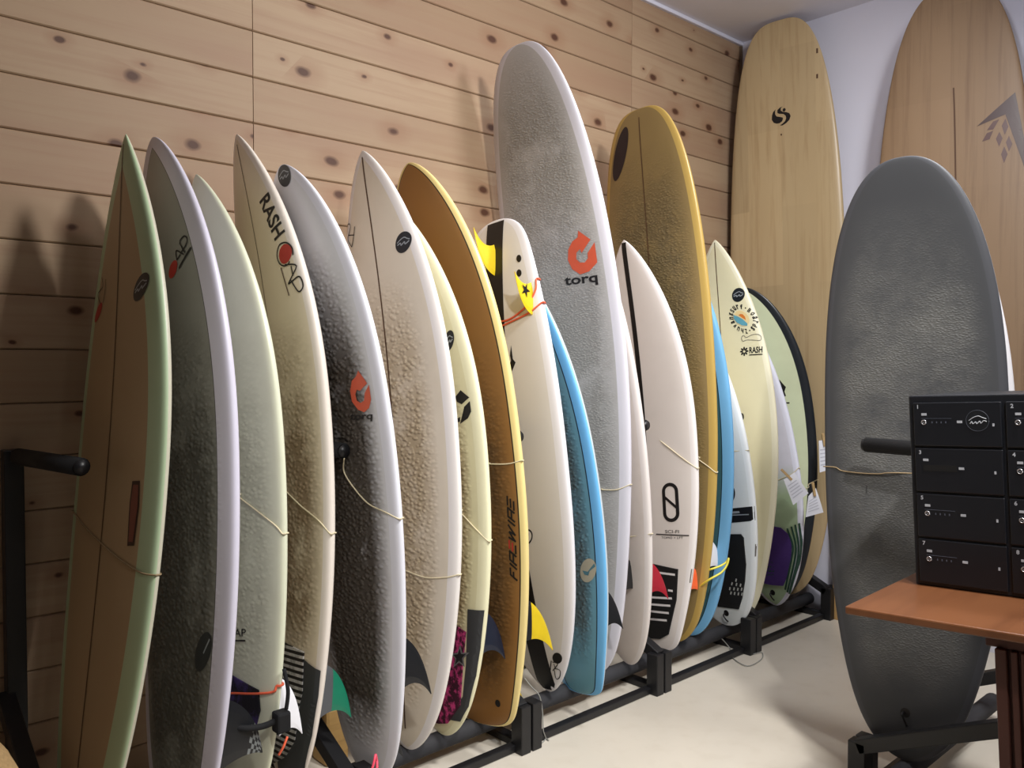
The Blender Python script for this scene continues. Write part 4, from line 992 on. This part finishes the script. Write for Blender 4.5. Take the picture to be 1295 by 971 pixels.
B = make('b23', 'grey softboard standing beside the black lockers',
         BM('board_grey', (64, 65, 68), (70, 71, 76), 0.02, wax=0.7, waxcol=(112, 111, 108), wax_b=(0.15, 1.6), wax_edge=(0.03, 0.09), rough=0.5, dirt=0.0, beads_s=210.0, bead_bump=0.3, wax_n=(0.30, 0.65), bottom=(205, 205, 210)))
make('b24', 'white surfboard almost hidden behind the grey softboard', BM('board_white_plain', (232, 230, 234), dirt=0.05))
p25 = dict(BOARDS['b22'], x=3.745, y=-1.63, L=2.78, psi=0.02, be=0.005, rn=0.02)
Board('b25', 'longboard', 'plum brown wooden longboard at the right edge of the end wall', M['long_plum'], params=p25)
for k in MARKS:
    apply_marks(BD[k], k)

FM = {'fin_check': [M['fin_black'], M['fin_silver']], 'fin_green': [M['fin_grey'], M['fin_green']], 'fin_yellow': [M['fin_black'], M['fin_yellow']]}
for k, u, b, h, sw, bl, mt in FINS:
    BD[k].fin(u, b, h, sw, bl, FM.get(mt, [M.get(mt, M['fin_black'])]), split=0.32, checker=(mt == 'fin_check'))
f1 = BD['b9'].fin(0.845, 1.3215, 0.071, 0.086, 0.085, [M['fin_yellow']], front=True, up=True)
f2 = BD['b9'].fin(0.026, 1.481, 0.087, 0.106, 0.085, [M['fin_yellow']], front=True, up=True)
for sx_ in (-0.0062, 0.0062):
    bm = bmesh.new()
    c_ = BD['b9'].pt(0.845 * BD['b9'].width(1.3215), 1.3215, 0.0, True) + Vector((sx_, -0.030, 0.028))
    vs_ = [bm.verts.new(c_ + Vector((0, math.sin(0.5 + i * math.pi / 5) * (0.020 if i % 2 == 0 else 0.007), math.cos(0.5 + i * math.pi / 5) * (0.026 if i % 2 == 0 else 0.009)))) for i in range(10)]
    bm.faces.new(vs_)
    obj('star_print', bm, M['ink'], f1)
for k, a, b in (('b23', -0.003, 0.132), ('b18', -0.002, 0.061), ('b16', -0.001, 0.055)):
    Bq = BD[k]
    Bq.disc('leash_plug', (a, b), (a + 0.013, b), (a, b + 0.013), M['ink'])
    c = Bq.pt(a, b)
    tube('leash_string', [c + Vector((-.004, -.002, 0)), c + Vector((-.006, -.014, -.004)), c + Vector((.002, -.016, -.02)), c + Vector((.004, -.004, -.035))], 0.003, M['ink'], Bq.root)

# ---------------------------------------------------------------- cords tied round the boards
CL = {'b1': 'thin brown twine tied round the beige and green surfboard', 'b3': 'thin twine tied round the plain pale green surfboard',
      'b4': 'cream twine tied round the surfboard lettered RASH', 'b5': 'cream twine from a rack arm round the dark waxed surfboard',
      'b6': 'cream twine tied low round the cream surfboard with dark stringer', 'b7': 'cream twine tied round the pale yellow surfboard',
      'b8': 'tan twine tied round the brown surfboard lettered FIREWIRE', 'b11': 'grey twine tied round the torq softboard', 'b12': 'pale twine tied round the plain off white surfboard',
      'b13': 'thin twine slanting across the white SCI-FI surfboard', 'b14': 'thin twine tied round the mustard longboard', 'b16': 'pale twine tied round the short white surfboard with black band',
      'b18': 'white twine tied round the lavender surfboard', 'b19': 'white twine tied round the black railed green surfboard', 'b23': 'thin dark twine tied round the grey softboard',
      'b3o': 'bright orange cord round the tail of the pale green surfboard', 'b9o': 'upper orange cord round the fins of the nose down white surfboard', 'b9p': 'lower orange cord round the nose down white surfboard'}
for k, (mt, pts) in CORDS.items():
    key = k[:-1] if k[-1] in 'op' else k
    Bq = BD[key]
    r = 0.0032 if mt == 'orange' else 0.0019
    path = []
    b0 = pts[0][1]
    w0 = Bq.width(b0)
    if k in ('b5', 'b13'):                                    # these two start from a rack arm
        tip = Vector((1.150, -0.515, 0.985)) if k == 'b5' else Vector((2.445, -0.50, 0.985))
        path.append(Bq.mw.inverted() @ (tip + Vector((0, 0, -0.02))))
    else:
        path.append(Bq.pt(-w0 * 0.6, b0, 0.004, False))
        path.append(Bq.pt(-w0, b0, r) + Vector((-0.003, 0, 0)))
        path.append(Bq.pt(-w0 * 0.85, b0 + (pts[0][1] - b0), r))
    inner = [Bq.pt(a, b, r) for a, b in pts if a > -w0 * 0.84 or k in ('b5', 'b13')]
    path += inner
    b1 = pts[-1][1]
    w1 = Bq.width(b1)
    path.append(Bq.pt(w1, b1, 0) + Vector((r + 0.001, 0, 0)))
    path.append(Bq.pt(w1 * 0.85, b1, r, False))
    path.append(Bq.pt(0.0, b1 + 0.01, r, False))
    wp = [Bq.mw @ p for p in path]
    o = tube('cord' if mt == 'orange' else 'twine', wp, r, M['cord_orange' if mt == 'orange' else mt], n=6, sub=8)
    tag(o, CL[k], 'cord', 'cords tied round the surfboards')

o = tube('cord', [(2.789, -.51, .381), (2.707, -.60, .419), (2.732, -.63, .434), (2.759, -.64, .446), (2.762, -.65, .463), (2.75, -.65, .438), (2.728, -.64, .412), (2.688, -.612, .386), (2.70, -.55, .339)],
         0.004, M['cord_yellow'], n=6)
tag(o, 'yellow leash cord looped by the white fin of the mustard longboard', 'cord')
o = tube('cord', [(1.157, -.655, .202), (1.150, -.665, .185), (1.135, -.667, .166), (1.128, -.667, .172), (1.140, -.667, .205), (1.150, -.66, .220), (1.157, -.655, .202)], 0.0035, M['cord_pink'], n=6)
tag(o, 'pink string loop on the tail of the dark waxed surfboard', 'cord')
o = tube('wire', [(1.821, -.5, .199), (1.833, -.52, .173), (1.85, -.54, .144), (1.854, -.55, .094), (1.848, -.56, .04), (1.865, -.553, .004), (1.827, -.564, .004), (1.845, -.519, .004), (1.874, -.523, .004), (1.865, -.568, .004)],
         0.002, M['clear_wire'], n=6)
tag(o, 'thin clear wire hanging to the floor beside the brown surfboard', 'wire')
o = tube('wire', [(3.00, -.45, .06), (3.03, -.46, .03), (3.03, -.49, .004), (2.95, -.553, .004), (2.914, -.642, .004), (3.021, -.640, .004), (3.095, -.60, .004), (3.05, -.585, .004)], 0.002, M['clear_wire'], n=6)
tag(o, 'thin clear wire looped on the floor by the short white surfboard', 'wire')

# black leash cuff hanging by the tail of the pale green board
lc = empty('leash', (0.93, -0.60, 0.33))
tag(lc, 'black surf leash cuff hanging by the orange cord', 'leash')
bm = bmesh.new()
add_box(bm, -0.026, 0.010, -0.018, 0.018, 0.0, 0.050, 0.006)
obj('cuff', bm, M['black_foam'], lc)
tube('strap', [(-.02, 0, .03), (-.05, .01, .022), (-.09, .02, .025), (-.12, .05, .03)], 0.008, M['black_foam'], lc)
tube('pull_cord', [(.0, -.01, .055), (.004, -.012, .10), (.0, .0, .15)], 0.005, M['black_foam'], lc)
tube('string', [(-.0, -.015, -.01), (-.012, -.018, -.03), (-.02, -.01, -.05)], 0.003, M['cord_orange'], lc)

# ---------------------------------------------------------------- paper tags on clothes pegs
def tag_paper(quad, label, peg):
    q = [Vector(p) for p in quad]
    nrm = (q[1] - q[0]).cross(q[3] - q[0]).normalized()
    if nrm.dot(Vector((-1, -1, 0))) < 0:
        nrm.negate()
    root = empty('paper_tag', q[0])
    tag(root, label, 'tag', 'paper tags pegged at the end of the rack')
    bm = bmesh.new()
    N = 5
    g = []
    for i in range(N + 1):
        row = []
        for j in range(N + 1):
            s_, t_ = i / N, j / N
            p = q[0] * (1 - s_) * (1 - t_) + q[1] * s_ * (1 - t_) + q[2] * s_ * t_ + q[3] * (1 - s_) * t_
            p = p + nrm * 0.006 * math.sin(math.pi * t_) * (s_ - .3)
            row.append(p - q[0])
        g.append(row)
    vs = [[bm.verts.new(p) for p in r] for r in g]
    vb = [[bm.verts.new(p - nrm * 0.0006) for p in r] for r in g]
    for i in range(N):
        for j in range(N):
            bm.faces.new((vs[i][j], vs[i + 1][j], vs[i + 1][j + 1], vs[i][j + 1]))
            bm.faces.new((vb[i][j], vb[i][j + 1], vb[i + 1][j + 1], vb[i + 1][j]))
    sh = obj('sheet', bm, M['paper'], root, smooth=True)
    bm = bmesh.new()
    for t_ in (.28, .40, .52, .64, .76):
        f = lambda s_, tt: q[0] * (1 - s_) * (1 - tt) + q[1] * s_ * (1 - tt) + q[2] * s_ * tt + q[3] * (1 - s_) * tt - q[0] + nrm * (0.006 * math.sin(math.pi * tt) * (s_ - .3) + 0.0012)
        pts = []
        for i in range(5):
            s_ = .12 + .7 * i / 4
            pts.append((f(s_, t_), f(s_, t_ + .035)))
        for i in range(4):
            bm.faces.new([bm.verts.new(v) for v in (pts[i][0], pts[i + 1][0], pts[i + 1][1], pts[i][1])])
    obj('print_lines', bm, M['paper_ink'], sh)
    p, e = Vector(peg[0]) - q[0], Vector(peg[1]) - q[0]
    d = (e - p).normalized()
    sd_ = d.cross(nrm)
    for s_ in (-1, 1):
        bm = bmesh.new()
        a, b = p + nrm * 0.006 * s_, e + nrm * (0.0025 * s_ + 0.001)
        cs = []
        for c in (a, b):
            cs.append([bm.verts.new(c + sd_ * x + nrm * y) for x, y in ((-.005, -.002), (.005, -.002), (.005, .002), (-.005, .002))])
        for i in range(4):
            bm.faces.new((cs[0][i], cs[0][(i + 1) % 4], cs[1][(i + 1) % 4], cs[1][i]))
        bm.faces.new(cs[0]); bm.faces.new(cs[1])
        obj('clothes_peg', bm, M['peg_wood'], root)


tag_paper([(3.297, -.578, .709), (3.327, -.612, .742), (3.366, -.657, .652), (3.324, -.609, .599)], 'white paper tag pegged askew in front of the lavender surfboard', ((3.295, -.568, .753), (3.321, -.602, .709)))
tag_paper([(3.417, -.630, .63), (3.437, -.654, .667), (3.459, -.679, .56), (3.409, -.622, .537)], 'white paper tag hanging lowest beside the black rail', ((3.425, -.645, .692), (3.432, -.652, .632)))
tag_paper([(3.541, -.612, .866), (3.564, -.638, .87), (3.568, -.644, .734), (3.544, -.616, .722)], 'white paper tag hanging highest in front of the tall pale longboard', ((3.55, -.625, .90), (3.556, -.632, .842)))

# ---------------------------------------------------------------- plank standing against the end wall, block, sack
pl = box('timber_plank', 3.76, 3.79, -0.80, -0.575, 0.0, 0.95, M['plank_tan'], bevel=0.003)
tag(pl, 'tan timber plank standing on the floor against the white end wall', 'plank')
bk = box('timber_block', 1.245, 1.325, -0.245, -0.155, 0.0, 0.178, M['block_wood'], bevel=0.012)
tag(bk, 'small pale timber block under the green fin', 'block')
bm = bmesh.new()
prof = [(0.0, 0.0), (0.15, 0.0), (0.185, 0.05), (0.19, 0.18), (0.175, 0.32), (0.15, 0.44), (0.115, 0.53), (0.08, 0.58), (0.05, 0.61), (0.0, 0.615)]
NS = 28
rings = []
for r_, z_ in prof:
    if r_ == 0:
        rings.append([bm.verts.new((0, 0, z_))])
    else:
        rings.append([bm.verts.new((r_ * (1 + .05 * math.sin(5 * q + 9 * z_)) * math.cos(q), r_ * (1 + .05 * math.sin(5 * q + 9 * z_)) * math.sin(q), z_)) for q in [2 * math.pi * i / NS for i in range(NS)]])
for A_, B_ in zip(rings, rings[1:]):
    for i in range(NS):
        j = (i + 1) % NS
        if len(A_) == 1:
            bm.faces.new((A_[0], B_[i], B_[j]))
        elif len(B_) == 1:
            bm.faces.new((A_[i], A_[j], B_[0]))
        else:
            bm.faces.new((A_[i], A_[j], B_[j], B_[i]))
sk = obj('burlap_sack', bm, M['sack'], smooth=True)
sk.location = (0.210, -0.78, 0.0)
tag(sk, 'tan rough cloth sack at the bottom left corner', 'sack')

# ---------------------------------------------------------------- table and lockers (both lean a little to the left)
P0 = Vector((1.852, -1.705, 0.738))
r_ = Vector((0.036, -0.998, 0.050)).normalized()
u_ = Vector((-0.003, 0.050, 0.999))
u_ = (u_ - r_ * u_.dot(r_)).normalized()
b_ = u_.cross(r_).normalized()
LM = Matrix((r_, b_, u_)).transposed().to_4x4()      # local x right, y back, z up
LM.translation = P0
tb = empty('table', mat=LM)
tag(tb, 'small wooden table with an orange brown top under the lockers', 'table')
bm = bmesh.new()
add_box(bm, -0.042, 0.62, -0.258, 0.33, -0.0165, -0.0008, 0.003)
obj('tabletop', bm, M['tabletop'], tb)
bm = bmesh.new()
add_box(bm, 0.19, 0.58, -0.19, 0.27, -0.050, -0.0165, 0.002)
obj('apron', bm, M['table_leg'], tb)
leg = empty('leg_panel_root') if False else None
bm = bmesh.new()
add_box(bm, 0.209, 0.60, -0.185, 0.26, -0.742, -0.050, 0.003)
lg = obj('pedestal', bm, M['table_leg'], tb)
for i in range(22):
    x = 0.232 + i * 0.0165
    bm = bmesh.new()
    add_box(bm, x, x + 0.011, -0.196, -0.184, -0.735, -0.052, 0.002)
    obj('slat', bm, M['table_leg'], lg)
bm = bmesh.new()
add_box(bm, 0.207, 0.226, -0.199, -0.183, -0.742, -0.050, 0.002)
obj('corner_post', bm, M['table_leg'], lg)

lk = empty('locker_cabinet', mat=LM)
tag(lk, 'black eight door locker cabinet on the wooden table', 'locker')
bm = bmesh.new()
add_box(bm, 0.0, 0.372, 0.004, 0.34, 0.0, 0.409, 0.003)
obj('body', bm, M['locker'], lk)


def lk_text(s, x, z, h, y, mat, parent, name='number'):
    vs, fs = text_mesh(s, 0.03)
    bm = bmesh.new()
    w = h * text_mesh.aspect
    q = [bm.verts.new((x + a * w, y, z + b * h)) for a, b in vs]
    for f in fs:
        try:
            bm.faces.new([q[i] for i in f])
        except ValueError:
            pass
    return obj(name, bm, mat, parent)


num = 1
for row in range(4):
    for c_ in range(2):
        x0 = 0.011 + c_ * 0.178
        z1 = 0.394 - row * 0.0975
        bm = bmesh.new()
        add_box(bm, x0, x0 + 0.170, -0.002, 0.006, z1 - 0.0925, z1, 0.0018)
        dr = obj('door', bm, M['locker'], lk)
        lk_text(str(num), x0 + 0.009, z1 - 0.013, 0.0085, -0.0026, M['mark_grey'], dr)
        bm = bmesh.new()
        add_box(bm, x0 + 0.017, x0 + 0.0275, -0.003, -0.001, z1 - 0.0275, z1 - 0.0225)
        obj('name_plate', bm, M['mark_grey'], dr)
        zz = z1 - 0.042
        if num != 3:
            rec = tube('lock_ring', [(x0 + 0.0215 + 0.0045 * math.cos(q), -0.0032, zz + 0.0045 * math.sin(q)) for q in [2 * math.pi * i / 12 for i in range(13)]], 0.0013, M['chrome'], dr, n=6, sub=0)
            bm = bmesh.new()
            add_box(bm, x0 + 0.0192, x0 + 0.0238, -0.0034, -0.0015, zz - 0.001, zz + 0.001)
            obj('keyhole', bm, M['chrome'], dr)
            for i in range(4):
                bm = bmesh.new()
                add_box(bm, x0 + 0.037 + i * 0.009, x0 + 0.039 + i * 0.009, -0.003, -0.001, zz - 0.002, zz + 0.002)
                obj('dial', bm, M['mark_dim'], dr)
            bm = bmesh.new()
            add_box(bm, x0 + 0.016, x0 + 0.076, -0.0028, -0.001, zz + 0.0078, zz + 0.0086)
            obj('lock_edge', bm, M['mark_dim'], dr)
        else:
            bm = bmesh.new()
            add_box(bm, x0 + 0.017, x0 + 0.083, -0.0026, 0.0, zz - 0.0065, zz + 0.0065)
            obj('recess', bm, M['locker_dark'], dr)
        bm = bmesh.new()
        add_box(bm, x0 + 0.087, x0 + 0.097, -0.003, -0.001, zz - 0.0015, zz + 0.0035)
        obj('catch_plate', bm, M['mark_grey'], dr)
        bm = bmesh.new()
        add_box(bm, x0 + 0.1535, x0 + 0.157, -0.003, -0.001, zz - 0.008, zz - 0.002)
        obj('hinge_pin', bm, M['mark_grey'], dr)
        if num == 1:
            cx, cz, rr = x0 + 0.126, zz + 0.0035, 0.0215
            bm = bmesh.new()
            ps = [bm.verts.new((cx + rr * math.cos(q), -0.0028, cz + rr * math.sin(q))) for q in [2 * math.pi * i / 32 for i in range(32)]]
            bm.faces.new(ps)
            st = obj('sticker', bm, M['sticker_black'], dr)
            tube('sticker_rim', [(cx + rr * math.cos(q), -0.0030, cz + rr * math.sin(q)) for q in [2 * math.pi * i / 32 for i in range(33)]], 0.0004, M['mark_dim'], st, n=5, sub=0)
            tube('emblem', [(cx + a * rr, -0.0032, cz + b * rr) for a, b in ((-.75, .0), (-.35, .3), (.1, .45), (.45, .3), (.78, .18))], 0.0008, M['mark_grey'], st, n=5)
            tube('emblem', [(cx + a * rr, -0.0032, cz + b * rr) for a, b in ((-.65, -.3), (-.5, -.1), (-.4, -.3), (-.15, -.12), (-.05, -.3), (.2, -.05), (.3, -.25), (.55, .0), (.8, -.08))], 0.0010, M['mark_grey'], st, n=5)
        num += 1
